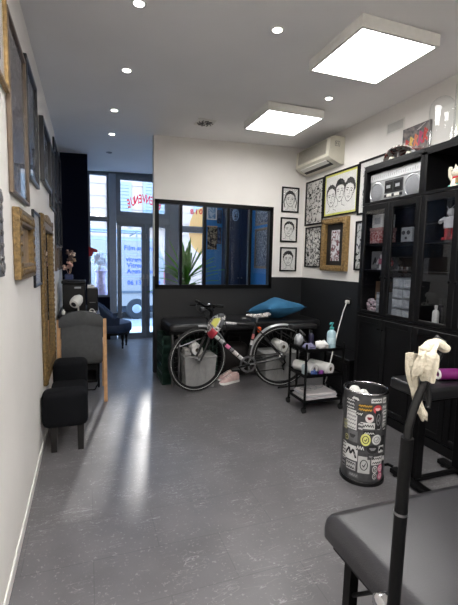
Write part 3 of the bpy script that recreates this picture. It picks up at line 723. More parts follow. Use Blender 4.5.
f = MB(Mb).box((-0.10, 0.070, 0), (0.10, 0.165, 0.007), 0.003, 1).build('cassette_panel', M_dkgrey, bb)
for sx in (-1, 1):
    d = MB(Mb).box((sx*0.05-0.042, 0.082, 0.007), (sx*0.05+0.042, 0.150, 0.012), 0.002, 1).build('cassette_door', M_blackplastic, bb)
    g = MB(Mb); g.box((sx*0.05-0.022, 0.104, 0.012), (sx*0.05+0.022, 0.126, 0.0128)); g.build('cassette_window', M_silver, d)
for i in range(7): MB(Mb).box((-0.096+0.028*i, 0.040, 0), (-0.073+0.028*i, 0.060, 0.012), 0.002, 1).build('key', M_whitep if i % 3 else M_dkgrey, bb)
for i in range(5): MB(Mb).lathe([(0.010, 0), (0.009, 0.012), (0.001, 0.013)], (-0.09+0.045*i, 0.020, 0), (0, 0, 1), 14).build('dial', M_silver, bb, 40)
for i in range(8): MB(Mb).box((-0.26+0.067*i, 0.245, -0.06), (-0.225+0.067*i, 0.256, -0.03), 0.002, 1).build('top_switch', M_silver if i % 2 else M_dkgrey, bb)
MB(Mb).tube([(-0.26, 0.18, -0.065), (-0.26, 0.256, -0.09), (-0.24, 0.266, -0.09), (0.24, 0.266, -0.09), (0.26, 0.256, -0.09), (0.26, 0.18, -0.065)], 0.008).build('handle', M_silver, bb, 40)
# lucky cat
lc = thing('lucky_cat', 'white and gold waving lucky cat figurine on the open top shelf', 'figurine', (2.55, 2.215, 1.936))
Ml = on_right(2.215, 1.9365, 2.55); M_cat = mat('glazed_white', (236, 228, 210), 0.25, coat=0.5)
m = MB(Ml); m.lathe([(0.03, 0), (0.055, 0.004), (0.062, 0.03), (0.052, 0.075), (0.036, 0.10), (0.02, 0.105)], (0, 0, 0), (0, 1, 0), 22)
m.ball((-0.03, 0.02, 0.045), (0.022, 0.016, 0.03), 12, 8); m.ball((0.03, 0.02, 0.045), (0.022, 0.016, 0.03), 12, 8); m.build('body', M_cat, lc, 50)
h = MB(Ml); h.ball((0, 0.135, 0.008), (0.052, 0.044, 0.045), 18, 12)
for s_ in (-1, 1): h.cyl((s_*0.03, 0.165, 0), (s_*0.040, 0.202, 0), 0.018, 0.002, 10)
hd = h.build('head', M_cat, lc, 60)
h = MB(Ml)
for s_ in (-1, 1): h.ribbon([(s_*0.012, 0.142), (s_*0.020, 0.147), (s_*0.028, 0.142)], 0.004, 0.0525)
h.poly([(-0.005, 0.132), (0.005, 0.132), (0, 0.127)], 0.054); h.build('face', M_ink, hd)
MB(Ml).tube([(-0.045, 0.085, 0.01), (-0.068, 0.12, 0.012), (-0.066, 0.165, 0.018), (-0.058, 0.178, 0.024)], [0.016, 0.015, 0.015, 0.012], 10).build('raised_paw', M_cat, lc, 60)
MB(Ml).torus((0, 0.098, 0), (0, 1, 0), 0.040, 0.007, 24, 6).build('collar', M_red, lc, 60)
MB(Ml).box((0.012, 0.045, 0.045), (0.048, 0.09, 0.056), 0.006).build('gold_coin', M_gold2, lc)
m = MB(Ml)
for p in ((0.03, 0.05, 0.049), (-0.035, 0.035, 0.05), (0.0, 0.028, 0.055)): m.ball(p, (0.014, 0.012, 0.008), 10, 6)
m.build('painted_flowers', mat('turquoise_glaze', (70, 160, 150), 0.3), lc, 60)
# on top of the cabinets
ct = thing('skateboard_deck', 'curved patterned skateboard deck lying on the cabinet top', 'skateboard', (2.60, 2.78, 2.29))
m = MB(); n = 24
pts_t, pts_b = [], []
L = 0.44; rings = []
for i in range(n+1):
    u = i/n; y = 3.04-L*u; z = 2.293+0.105*(4*u*(1-u))**0.9 + 0.0
    hw_ = 0.10*min(1, (max(0.0, math.sin(PI*u)))**0.4+0.12)
    rings.append([m._v((2.60-hw_, y, z)), m._v((2.60+hw_, y, z)), m._v((2.60+hw_, y, z+0.011)), m._v((2.60-hw_, y, z+0.011))])
m.skin(rings); m.build('deck', art_mat('deck_graphic', 'noise', (62, 52, 52), (176, 170, 164), 16, 0.47, 2.0, mid=(150, 60, 60)), ct, 50)
for y in (2.92, 2.72):
    tr = MB(); tr.box((2.585, y-0.03, 2.325), (2.615, y+0.03, 2.383), 0.004, 1); tr.cyl((2.53, y, 2.320), (2.67, y, 2.320), 0.008); tr.build('truck', M_steel, ct)
for y in (2.92, 2.72):
    for x in (2.535, 2.655): MB().cyl((x, y, 2.317), (x+0.022, y, 2.317), 0.026, n=18).build('wheel', M_cream, ct, 40)
cv = thing('graffiti_canvas', 'small canvas of red and yellow graffiti leaning on the wall above the cabinets', 'canvas', (2.76, 2.87, 2.29))
Mc = on_right(2.87, 2.47, 2.765)
MB(Mc).box((-0.155, -0.178, -0.006), (0.155, 0.155, 0.014)).build('canvas', mat('canvas_grey', (84, 82, 86), 0.8, var=0.5, vscale=30, col2=(140, 132, 128)), cv)
cols = [(196, 62, 58), (226, 190, 90), (214, 120, 90), (188, 70, 110)]
rnd = random.Random(4)
for i in range(5):
    m = MB(Mc); x0 = -0.115+0.052*i
    m.ribbon([(x0, -0.06+0.01*i), (x0+0.012, 0.055+0.012*i), (x0+0.035, 0.03+0.012*i), (x0+0.012, -0.005+0.01*i), (x0+0.045, -0.055+0.012*i)], 0.020, 0.0145)
    m.build('painted_letter', mat('graffiti_%d' % (i % 4), cols[i % 4], 0.6), cv)
m = MB(Mc)
for i in range(14):
    x, y = rnd.uniform(-0.13, 0.13), rnd.uniform(-0.14, 0.13)
    m.ribbon([(x, y), (x+rnd.uniform(-0.05, 0.05), y+rnd.uniform(-0.03, 0.03)), (x+rnd.uniform(-0.05, 0.05), y+rnd.uniform(-0.05, 0.05))], 0.006, 0.0143)
m.build('paint_strokes', mat('graffiti_pale', (196, 190, 186), 0.6), cv)
M_dome = glass('dome_glass', (0.96, 0.97, 0.97), 0.05, 0.02)
def cloche(y, r, hgt, label):
    t = thing('glass_cloche', label, 'glass dome', (2.60, y, 2.29), 'glass domes on the cabinet top')
    n = 8
    prof = [(r, 0.022), (r, hgt-r)]+[(r*math.cos(PI/2*i/n), hgt-r+r*math.sin(PI/2*i/n)) for i in range(1, n)]+[(0.004, hgt)]
    m = MB().lathe(prof, (2.60, y, 2.29), n=32, cap=False); m.build('dome', M_dome, t, 60)
    MB().lathe([(0.01, 0.001), (r+0.02, 0.001), (r+0.022, 0.012), (r+0.012, 0.020), (0.01, 0.020)], (2.60, y, 2.29), n=32).build('base', M_cab, t, 40)
    MB().torus((2.60, y, 2.314), (0, 0, 1), r, 0.003, 32, 6).build('rim', M_dome, t, 60)
cloche(2.455, 0.092, 0.40, 'tall empty glass dome on the cabinet top beside the graffiti canvas')
cloche(2.188, 0.12, 0.50, 'second glass dome on the cabinet top, cut by the right edge')
# inside the glazed compartments (X runs into the cabinet)
def boxy(name, label, cat, y0, y1, z, h_, x0, x1, m, bev=0.004, group=None):
    return tag(MB().box((x0, y0, z), (x1, y1, z+h_), bev).build(name, m), label, cat, group)
t = thing('storage_box', 'pink patterned box on the upper shelf behind the left glass door', 'box', (2.58, 3.02, SH[2]))
MB().box((2.50, 2.93, SH[2]+0.001), (2.66, 3.09, SH[2]+0.115), 0.004).build('box_body', art_mat('pink_pattern', 'noise', (150, 84, 84), (196, 164, 160), 30, 0.5, 3.0), t)
MB().box((2.496, 2.926, SH[2]+0.116), (2.664, 3.094, SH[2]+0.145), 0.004).build('lid', mat('dusty_pink', (170, 130, 126), 0.6), t)
t = thing('white_carton', 'white carton standing on the pink patterned box in the left cabinet', 'box', (2.58, 3.02, SH[2]+0.146))
MB().box((2.51, 2.94, SH[2]+0.147), (2.65, 3.08, SH[2]+0.265), 0.003).build('carton', M_paper, t)
MB().box((2.5085, 2.97, SH[2]+0.175), (2.51, 3.05, SH[2]+0.235)).build('sticker', mat('grey_label', (176, 178, 180), 0.5), t)
def figurine(name, label, y, x, z, s_, cols, group='toy figures in the cabinets', arms=0.0):
    t = thing(name, label, 'figurine', (x, y, z), group); M = on_right(y, z, x) @ Matrix.Diagonal((s_, s_, s_, 1))
    for k in (-1, 1):
        m = MB(M); m.box((k*0.16-0.11, 0, -0.08), (k*0.16+0.11, 0.10, 0.16), 0.02); m.box((k*0.14-0.08, 0.10, -0.06), (k*0.14+0.08, 0.45, 0.08), 0.02); m.build('leg', cols[0], t)
    MB(M).box((-0.24, 0.43, -0.10), (0.24, 0.85, 0.12), 0.03).build('torso', cols[1], t)
    m = MB(M); m.ball((0, 1.0, 0.02), (0.15, 0.17, 0.15), 12, 8)
    for k in (-1, 1): m.cyl((k*0.04, 1.1, 0.12), (k*0.16, 1.25, 0.1), 0.02, 0.006, 6)
    m.build('head', cols[2], t)
    for k in (-1, 1):
        m = MB(M); m.tube([(k*0.27, 0.80, 0), (k*0.40, 0.62+arms, 0.05), (k*0.38, 0.40+2.2*arms, 0.14)], [0.10, 0.08, 0.075], 8); m.build('arm', cols[2], t, 50)
    return t
M_toyw = mat('toy_white', (214, 214, 216), 0.4); M_toyr = mat('toy_red', (170, 42, 52), 0.4); M_toyb = mat('toy_dark', (44, 46, 52), 0.4); M_toyp = mat('toy_pink', (196, 120, 140), 0.4)
figurine('toy_robot', 'white and red toy robot behind the right glass door near the cabinet top', 2.235, 2.53, SH[2]+0.001, 0.20, [M_toyr, M_toyw, M_toyw], arms=0.12)
figurine('toy_figure', 'small white and pink toy figure on the middle shelf behind the left glass door', 2.955, 2.54, SH[1]+0.001, 0.12, [M_toyw, M_toyp, M_toyw])
figurine('toy_figure', 'small dark toy figure right of the white and pink one on the middle shelf', 2.875, 2.56, SH[1]+0.001, 0.10, [M_toyb, M_toyw, M_toyr])
lb = thing('paper_bag', 'small pale bag printed with a black letter A in the left cabinet', 'bag', (2.57, 3.045, SH[1]))
MB().box((2.54, 2.99, SH[1]+0.001), (2.60, 3.10, SH[1]+0.17), 0.006).build('bag_body', mat('kraft_grey', (138, 138, 140), 0.7), lb)
m = MB(on_right(3.045, SH[1]+0.05, 2.5385)); text_mesh(m, 'A', 0.09, 0, 0, 0, bold=0.003); m.build('letter', M_ink, lb)
t = thing('cardboard_box', 'small brown cardboard box on the lower shelf of the left cabinet', 'box', (2.64, 3.03, SH[0]))
MB().box((2.60, 2.97, SH[0]+0.001), (2.69, 3.09, SH[0]+0.30), 0.003).build('carton', mat('cardboard', (132, 104, 80), 0.8), t)
MB().box((2.598, 3.02, SH[0]+0.301), (2.692, 3.05, SH[0]+0.303)).build('tape', mat('tape_tan', (176, 150, 110), 0.4), t)
# pink plush flower
t = thing('paper_flower', 'pale pink ruffled paper flower at the bottom of the left cabinet', 'decoration', (2.53, 3.05, SH[0]))
m = MB(); rnd = random.Random(9)
for i in range(34):
    a, b, rr = rnd.uniform(0, 2*PI), rnd.uniform(-0.9, 1.4), 0.055
    m.ball((2.535+rr*0.5*math.cos(a)*math.cos(b), 3.045+rr*math.sin(a)*math.cos(b), SH[0]+0.075+rr*math.sin(b)), (0.016, 0.018, 0.014), 7, 5)
m.build('petals', mat('petal_pink', (232, 190, 204), 0.7, col2=(240, 232, 234), vscale=60), t, 60)
MB().lathe([(0.03, 0.001), (0.034, 0.01), (0.022, 0.03), (0.01, 0.035)], (2.535, 3.045, SH[0]), n=14).build('stand', M_whitep, t, 50)
def drawers(y0, y1, rows, cols_, z, hgt, label, x0=2.49, x1=2.68):
    t = thing('drawer_organiser', label, 'drawer unit', ((x0+x1)/2, (y0+y1)/2, z), 'clear plastic drawer units')
    cw, rh = (y1-y0)/cols_, hgt/rows
    f = MB()
    for i in range(rows+1): f.box((x0+0.006, y0, z+0.001+rh*i*0.998), (x1, y1, z+0.005+rh*i*0.998))
    for j in range(cols_+1): f.box((x0+0.006, y0+cw*j-0.0025, z+0.001), (x1, y0+cw*j+0.0025, z+hgt+0.003))
    f.box((x1-0.004, y0, z+0.001), (x1, y1, z+hgt))
    f.build('casing', M_frost, t)
    for i in range(rows):
        for j in range(cols_):
            a, b, c = y0+cw*j+0.006, y0+cw*(j+1)-0.006, z+rh*i+0.009
            d = MB(); d.box((x0, a, c), (x0+0.004, b, c+rh-0.014)); d.box((x0+0.004, a, c), (x1-0.02, b, c+0.003)); d.box((x0+0.004, a, c), (x1-0.02, a+0.003, c+rh*0.7)); d.box((x0+0.004, b-0.003, c), (x1-0.02, b, c+rh*0.7))
            dr = d.build('drawer', mat('clear_drawer_plastic', (186, 190, 193), 0.25, var=0.12, vscale=30), t)
            MB().box((x0-0.014, (a+b)/2-0.02, c+0.012), (x0, (a+b)/2+0.02, c+0.020), 0.002, 1).build('pull', M_frost, dr)
drawers(2.50, 2.745, 4, 2, SH[0], 0.345, 'tall clear plastic drawer unit with eight drawers behind the middle glass door')
drawers(2.845, 2.945, 3, 1, SH[0], 0.20, 'small clear plastic drawer tower at the bottom of the left cabinet')
t = thing('small_speaker', 'small pale grey cube speaker on the upper shelf behind the middle glass door', 'speaker', (2.56, 2.66, SH[2]))
MB().box((2.52, 2.60, SH[2]+0.001), (2.62, 2.72, SH[2]+0.125), 0.008).build('cabinet_box', mat('pale_grey_box', (156, 158, 160), 0.5), t)
for k, (yy, zz, rr) in enumerate(((2.635, 0.08, 0.018), (2.69, 0.08, 0.018), (2.66, 0.035, 0.012))):
    MB().lathe([(0.001, 0.001), (rr, 0.001), (rr, -0.004), (0.001, -0.002)], (2.52, yy, SH[2]+zz), (1, 0, 0), 16).build('driver', M_dkgrey, t, 50)
def bottle(name, label, cat, x, y, z, r, hgt, m, capm, group=None, n=16):
    t = thing(name, label, cat, (x, y, z), group)
    MB().lathe([(0.002, 0.001), (r*0.92, 0.001), (r, hgt*0.04), (r, hgt*0.66), (r*0.8, hgt*0.74), (r*0.38, hgt*0.79), (r*0.36, hgt*0.83)], (x, y, z), n=n).build('body', m, t, 50)
    MB().lathe([(r*0.44, hgt*0.83), (r*0.46, hgt*0.98), (r*0.40, hgt), (0.002, hgt)], (x, y, z), n=n).build('cap', capm, t, 50)
    return t
bottle('spray_bottle', 'small white bottle on the shelf above the clear drawers', 'bottle', 2.50, 2.515, SH[1], 0.019, 0.125, M_whitep, M_whitep)
t = thing('machine_tray', 'dark tray of small tattoo parts on the shelf above the clear drawers', 'tray', (2.52, 2.64, SH[1]))
MB().box((2.475, 2.56, SH[1]+0.001), (2.57, 2.74, SH[1]+0.012), 0.004).build('tray', M_dkgrey, t)
for i in range(6): MB().cyl((2.50+0.008*(i % 3), 2.58+0.027*i, SH[1]+0.012), (2.50+0.008*(i % 3), 2.58+0.027*i, SH[1]+0.035), 0.009, n=10).build('cup', M_steel if i % 2 else M_dkgrey, t, 40)
bottle('white_bottle', 'white bottle on the lowest shelf behind the right glass door', 'bottle', 2.50, 2.285, SH[0], 0.024, 0.16, M_whitep, M_whitep)
bottle('dark_bottle', 'dark bottle behind the white bottle on the lowest right shelf', 'bottle', 2.60, 2.33, SH[0], 0.03, 0.20, mat('dark_bottle', (40, 36, 40), 0.3), M_blackplastic)
t = thing('acrylic_stand', 'clear acrylic stand with upright dividers on the lowest shelf, right side', 'stand', (2.55, 2.185, SH[0]))
for i in range(4): MB().box((2.49, 2.13+0.028*i, SH[0]+0.005), (2.62, 2.134+0.028*i, SH[0]+0.21+0.02*(i % 2))).build('divider', M_clear, t)
MB().box((2.488, 2.125, SH[0]+0.001), (2.625, 2.225, SH[0]+0.005)).build('base', M_clear, t)
rnd = random.Random(12)
for i in range(7):
    y = 2.30+0.012*i if i < 4 else 2.31+0.016*(i-4); x = 2.475+0.014*(i % 3)
    c = [(170, 50, 50), (60, 58, 60), (200, 196, 190), (120, 60, 50)][i % 4]
    nm = ['red', 'dark grey', 'white', 'brown'][i % 4]
    if i >= 4: continue
    yy = 2.315+0.024*i
    t = thing('ink_tube', '%s ink tube lying at the front of the lowest right shelf' % nm, 'tube', (2.478, yy, SH[0]), 'ink tubes on the lowest right shelf')
    MB().cyl((2.474, yy+0.012, SH[0]+0.011), (2.49, yy-0.05, SH[0]+0.011), 0.010, n=10).build('tube_body', mat('tube_%d' % (i % 4), c, 0.4), t, 40)
    MB().cyl((2.4735, yy+0.028, SH[0]+0.011), (2.474, yy+0.013, SH[0]+0.011), 0.006, n=8).build('cap', M_blackplastic, t, 40)
# ================================================================== LEFT SIDE: BENCH, LOUNGE CHAIR, DESK, ARMCHAIR
M_velvet = mat('black_velvet', (11, 12, 16), 0.9, spec=0.2, var=0.12, vscale=14, bump=0.1, bscale=200)
bn = thing('bench', 'low black upholstered bench with rolled ends, standing along the white left wall', 'bench', (-0.15, 3.28, 0))
def soft(mb, a, b, bev, seg=4): mb.box(a, b, bev, seg); return mb
for y0, y1, zt in ((2.93, 3.09, 0.455), (3.46, 3.64, 0.545)):
    soft(MB(), (-0.322 if y0 < 3 else -0.285, y0, 0.185), (-0.012, y1, zt), 0.05).build('end_bolster', M_velvet, bn, 50)
soft(MB(), (-0.29, 3.06, 0.22), (-0.02, 3.49, 0.385), 0.035).build('seat', M_velvet, bn, 50)
for x in (-0.265, -0.085):
    for y in (2.97, 3.58): MB().prism([(x, 0), (x+0.038, 0), (x+0.044, 0.22), (x-0.004, 0.22)], y, y+0.04, 'y').build('leg', mat('dark_leg_wood', (20, 17, 16), 0.45), bn)
# lounge chair seen from behind, facing the door
M_lounge = mat('grey_canvas', (74, 75, 76), 0.85, var=0.08, vscale=30, bump=0.15, bscale=300)
lg = thing('lounge_chair', 'grey fabric lounge chair with pale wooden side rails, seen from behind, beyond the bench', 'chair', (-0.07, 4.2, 0))
for x in (-0.285, 0.135):
    f = MB(); f.prism([(3.935, 0), (3.985, 0), (4.075, 0.80), (4.035, 0.81)], x, x+0.032, 'x'); f.build('side_rail', M_wood, lg)
    f = MB(); f.box((x, 4.02, 0.50), (x+0.032, 4.50, 0.535), 0.008); f.build('armrest', M_wood, lg)
    f = MB(); f.prism([(4.44, 0), (4.48, 0), (4.46, 0.50), (4.42, 0.50)], x, x+0.032, 'x'); f.build('leg', M_wood, lg)
def panel_curve(x0, x1, pts, th, mb, nx=10, bulge=0.0):
    rings = []
    n = len(pts)
    for i, (y, z) in enumerate(pts):
        a = Vector((pts[max(0, i-1)])); b = Vector((pts[min(n-1, i+1)])); d = (b-a).normalized(); nn = Vector((-d.y, d.x))
        top = [mb._v((x0+(x1-x0)*j/nx, y+nn.x*(th/2+bulge*math.sin(PI*j/nx)), z+nn.y*(th/2+bulge*math.sin(PI*j/nx)))) for j in range(nx+1)]
        bot = [mb._v((x0+(x1-x0)*j/nx, y-nn.x*(th/2), z-nn.y*(th/2))) for j in range(nx, -1, -1)]
        rings.append(top+bot)
    mb.skin(rings); return mb
bk = [(4.02, 0.40), (3.995, 0.45), (4.005, 0.55), (4.02, 0.66), (4.035, 0.76)]
panel_curve(-0.245, 0.128, bk, 0.035, MB(), bulge=0.02).build('backrest', M_lounge, lg, 50)
m = MB(); n = 12
rings = []
for i in range(n+1):
    u = i/n; x = -0.265+0.40*u; zt = 0.815+0.075*math.sin(PI*u)**0.7; zb = 0.735+0.012*math.sin(PI*u)
    rings.append([m._v(p) for p in ((x, 4.00, zb), (x, 3.985, (zb+zt)/2), (x, 4.01, zt), (x, 4.06, zt), (x, 4.085, (zb+zt)/2), (x, 4.065, zb))])
m.skin(rings); m.build('headrest', M_lounge, lg, 70)
soft(MB(), (-0.24, 4.03, 0.36), (0.125, 4.52, 0.42), 0.025).build('seat', M_lounge, lg, 50)
f = MB(); f.tube([(-0.2, 4.1, 0.36), (-0.2, 4.12, 0.1), (-0.2, 4.45, 0.06), (0.09, 4.45, 0.06), (0.09, 4.12, 0.1), (0.09, 4.1, 0.36)], 0.012); f.tube([(0.09, 4.13, 0.14), (0.05, 4.06, 0.09), (-0.05, 4.05, 0.10), (-0.2, 4.13, 0.14)], 0.008)
f.build('under_frame', M_blackmetal, lg, 50)
# reception desk
ds = thing('reception_desk', 'black reception desk behind the grey lounge chair', 'desk', (-0.07, 5.0, 0))
MB().box((-0.315, 4.62, 0.745), (0.125, 5.60, 0.775), 0.004).build('desktop', M_cab, ds)
MB().box((-0.31, 4.66, 0), (-0.28, 5.57, 0.745)).build('side_panel', M_cab, ds); MB().box((0.075, 4.66, 0), (0.105, 5.57, 0.745)).build('side_panel', M_cab, ds)
MB().box((-0.28, 4.68, 0.12), (0.075, 4.70, 0.745)).build('front_panel', M_cab, ds); MB().box((-0.28, 5.2, 0), (0.075, 5.23, 0.745)).build('partition_panel', M_cab, ds)
pr = thing('printer', 'boxy black printer standing on the reception desk', 'printer', (-0.15, 5.02, 0.776))
MB().box((-0.275, 4.88, 0.778), (-0.025, 5.16, 1.095), 0.012).build('housing', M_blackplastic, pr)
MB().box((-0.285, 4.875, 1.096), (-0.02, 5.165, 1.135), 0.012).build('lid', M_blackplastic, pr)
MB().box((-0.145, 4.868, 1.045), (-0.075, 4.8795, 1.065), 0.002, 1).build('display', mat('pale_display', (170, 172, 178), 0.3), pr)
MB().box((-0.25, 4.868, 0.83), (-0.05, 4.8795, 0.87), 0.002, 1).build('paper_slot', mat('slot_black', (8, 8, 9), 0.7), pr)
mo = thing('cash_drawer_tower', 'black cabinet box beside the printer with papers on top', 'box', (0.05, 5.02, 0.776))
MB().box((-0.012, 4.90, 0.778), (0.112, 5.16, 1.045), 0.006).build('housing', M_blackplastic, mo)
f = MB(); f.tube([(0.02, 4.898, 0.88), (0.02, 4.88, 0.88), (0.08, 4.88, 0.88), (0.08, 4.898, 0.88)], 0.004); f.build('handle', M_steel, mo, 40)
pp = thing('paper_stack', 'small stack of white papers on the black box beside the printer', 'paper', (0.03, 5.02, 1.046))
for i in range(5): MB().box((-0.005+0.004*(i % 2), 4.92+0.004*(i % 3), 1.047+0.006*i), (0.075+0.004*(i % 2), 5.12, 1.052+0.006*i)).build('sheet', M_paper, pp)
# white lamp head with dark lens on the desk
sc = thing('desk_lamp', 'white round-headed desk lamp with a dark lens in front of the printer', 'lamp', (-0.12, 4.73, 0.776))
a = V(-0.150, 4.645, 0.885); b = V(-0.085, 4.755, 0.955); d = (b-a).normalized()
MB().lathe([(0.034, 0.0), (0.052, 0.006), (0.062, 0.05), (0.058, 0.10), (0.036, 0.145), (0.004, 0.152)], a, d, 24).build('lamp_head', M_whitep, sc, 50)
MB().lathe([(0.002, -0.004), (0.028, -0.002), (0.031, 0.003), (0.002, 0.003)], a, d, 24).build('lens', M_blackplastic, sc, 50)
MB().tube([(-0.11, 4.745, 0.90), (-0.105, 4.76, 0.85), (-0.105, 4.77, 0.79)], 0.009).build('stem', M_whitep, sc, 50)
MB().lathe([(0.004, 0.001), (0.045, 0.001), (0.045, 0.010), (0.012, 0.014)], (-0.105, 4.77, 0.776), n=20).build('base', M_whitep, sc, 50)
tr = thing('desk_clutter_tray', 'shallow tray of small white odds and ends at the front edge of the desk', 'tray', (-0.07, 4.66, 0.776))
MB().box((-0.03, 4.625, 0.777), (0.10, 4.72, 0.783), 0.002, 1).build('tray', M_steel, tr)
for i in range(6): MB().ball((-0.015+0.021*i, 4.66+0.012*(i % 3), 0.796), (0.011, 0.012, 0.013), 8, 6).build('trinket', M_whitep if i % 2 == 0 else M_steel, tr, 60)
MB().torus((0.04, 4.68, 0.80), (0.3, -1, 0.2), 0.028, 0.004, 20, 6).build('cable_loop', M_whitep, tr, 60)
for i, (x, nm) in enumerate(((-0.275, 'white'), (-0.23, 'pale grey'))):
    pass
bottle('pill_bottle', 'small white bottle at the left front corner of the desk', 'bottle', -0.255, 4.66, 0.776, 0.018, 0.055, M_whitep, M_whitep)
vs = thing('flower_vase', 'navy vase of dried pink and beige flowers on the desk by the navy pier', 'vase', (-0.225, 5.42, 0.776))
MB().box((-0.27, 5.38, 0.777), (-0.175, 5.47, 1.19), 0.012).build('vase', mat('navy_glaze', (44, 58, 104), 0.35), vs)
rnd = random.Random(3)
for i, c in enumerate(((222, 186, 172), (206, 160, 150), (180, 150, 124), (92, 74, 70), (226, 206, 190), (110, 90, 84))):
    cx, cy, cz = -0.23+rnd.uniform(-0.055, 0.06), 5.42+rnd.uniform(-0.05, 0.05), 1.27+0.04*i
    m = MB(); m.tube([(-0.222, 5.425, 1.17), ((cx-0.222)/2, (cy+5.425)/2, 1.22), (cx, cy, cz)], 0.003, 5)
    for k in range(9):
        q = rnd.uniform(0, 6.28); m.ball((cx+0.028*math.cos(q), cy+0.028*math.sin(q), cz+rnd.uniform(-0.02, 0.03)), (0.019, 0.018, 0.016), 7, 5)
    m.build('flower', mat('dried_flower_%d' % i, c, 0.8, var=0.2, vscale=60), vs, 60)
# blue tufted slipper chair by the door
M_bluev = mat('navy_velvet', (34, 50, 78), 0.7, var=0.15, vscale=12, bump=0.1, bscale=150)
sl = thing('slipper_chair', 'dark blue tufted slipper chair with turned black legs beside the door', 'chair', (0.40, 6.42, 0))
m = MB(); m.lathe([(0.02, 0.265), (0.26, 0.262), (0.285, 0.29), (0.285, 0.37), (0.27, 0.405), (0.20, 0.425), (0.02, 0.432)], (0.37, 6.42, 0), n=32); m.build('seat', M_bluev, sl, 50)
MB().lathe([(0.02, 0.225), (0.25, 0.225), (0.262, 0.262), (0.02, 0.262)], (0.37, 6.42, 0), n=28).build('seat_rail', M_blackplastic, sl, 50)
m = MB(); rings = []; n = 20
for i in range(n+1):
    a_ = R(75)+R(210)*i/n; u = abs(i/n-0.5)*2; hz = 0.80-0.36*u**1.6
    cx, cy = 0.37, 6.42; lean = 0.07
    def pt(r, z): k = (z-0.40)*0.30; return m._v((max(0.03, cx+math.cos(a_)*(r+k)), cy+math.sin(a_)*(r+k*0.6), z))
    rings.append([pt(0.215, 0.40), pt(0.205, 0.5), pt(0.20, hz-0.03), pt(0.225, hz), pt(0.26, hz), pt(0.285, hz-0.04), pt(0.285, 0.5), pt(0.28, 0.36)])
m.skin(rings); m.build('backrest', M_bluev, sl, 60)
for j in range(3):
    for i in range(5):
        a_ = R(120+30*i); z = 0.50+0.07*j; k = (z-0.4)*0.3
        MB().ball((max(0.05, 0.37+math.cos(a_)*(0.203+k)), 6.42+math.sin(a_)*(0.203+k*0.6), z), 0.012, 8, 6).build('tuft_button', mat('navy_button', (22, 34, 58), 0.6), sl, 60)
for x, y in ((0.50, 6.27), (0.575, 6.50), (0.20, 6.28), (0.20, 6.56)):
    MB().lathe([(0.012, 0), (0.016, 0.01), (0.012, 0.03), (0.02, 0.08), (0.014, 0.11), (0.024, 0.16), (0.026, 0.226)], (x, y, 0), n=14).build('leg', M_blackplastic, sl, 50)
# figurine and red bracket in the left shop window
MB_ = thing('window_figurine', 'white-haired figurine in a lilac robe behind the left shop window', 'figurine', (0.215, 7.265, 0.74))
MB().box((0.06, 7.14, 0.0), (0.40, 7.39, 0.74), 0.004, 1).build('plinth', M_navy, MB_)
m = MB(); m.lathe([(0.11, 0.0), (0.115, 0.05), (0.095, 0.25), (0.08, 0.36), (0.11, 0.44), (0.045, 0.50)], (0.215, 7.265, 0.741), n=20); m.build('robe', mat('lilac_robe', (206, 188, 216), 0.7, var=0.2, vscale=20), MB_, 60)
m = MB(); m.ball((0.205, 7.25, 1.33), (0.045, 0.045, 0.06), 14, 10); m.build('head', mat('pale_skin', (226, 186, 176), 0.5), MB_, 60)
m = MB(); rnd = random.Random(5)
for i in range(40):
    a_, b_2 = rnd.uniform(0, 6.28), rnd.uniform(-0.5, 1.5); r_ = 0.105
    p = (0.205+r_*math.cos(a_)*math.cos(b_2), 7.272+0.05*math.sin(a_)*math.cos(b_2), 1.355+0.11*math.sin(b_2))
    m.ball(p, (0.046, 0.03, 0.05), 7, 5)
m.build('hair', mat('white_hair', (246, 246, 246), 0.8, bump=0.4), MB_, 60)
m = MB(); m.tube([(0.20, 7.245, 1.27), (0.19, 7.225, 1.18), (0.195, 7.215, 1.06)], [0.05, 0.06, 0.012], 10); m.build('beard', M_whitep, MB_, 60)
rb = thing('red_bracket', 'small red wall bracket sticking out from the navy pier into the window', 'bracket', (0.07, 7.0, 1.5))
MB().prism([(0.022, 1.585), (0.16, 1.54), (0.16, 1.495), (0.10, 1.50), (0.075, 1.43), (0.022, 1.43)], 6.99, 7.01, 'y').build('bracket_arm', M_red, rb)
MB().box((0.0225, 6.98, 1.42), (0.028, 7.02, 1.60)).build('back_plate', M_red, rb)
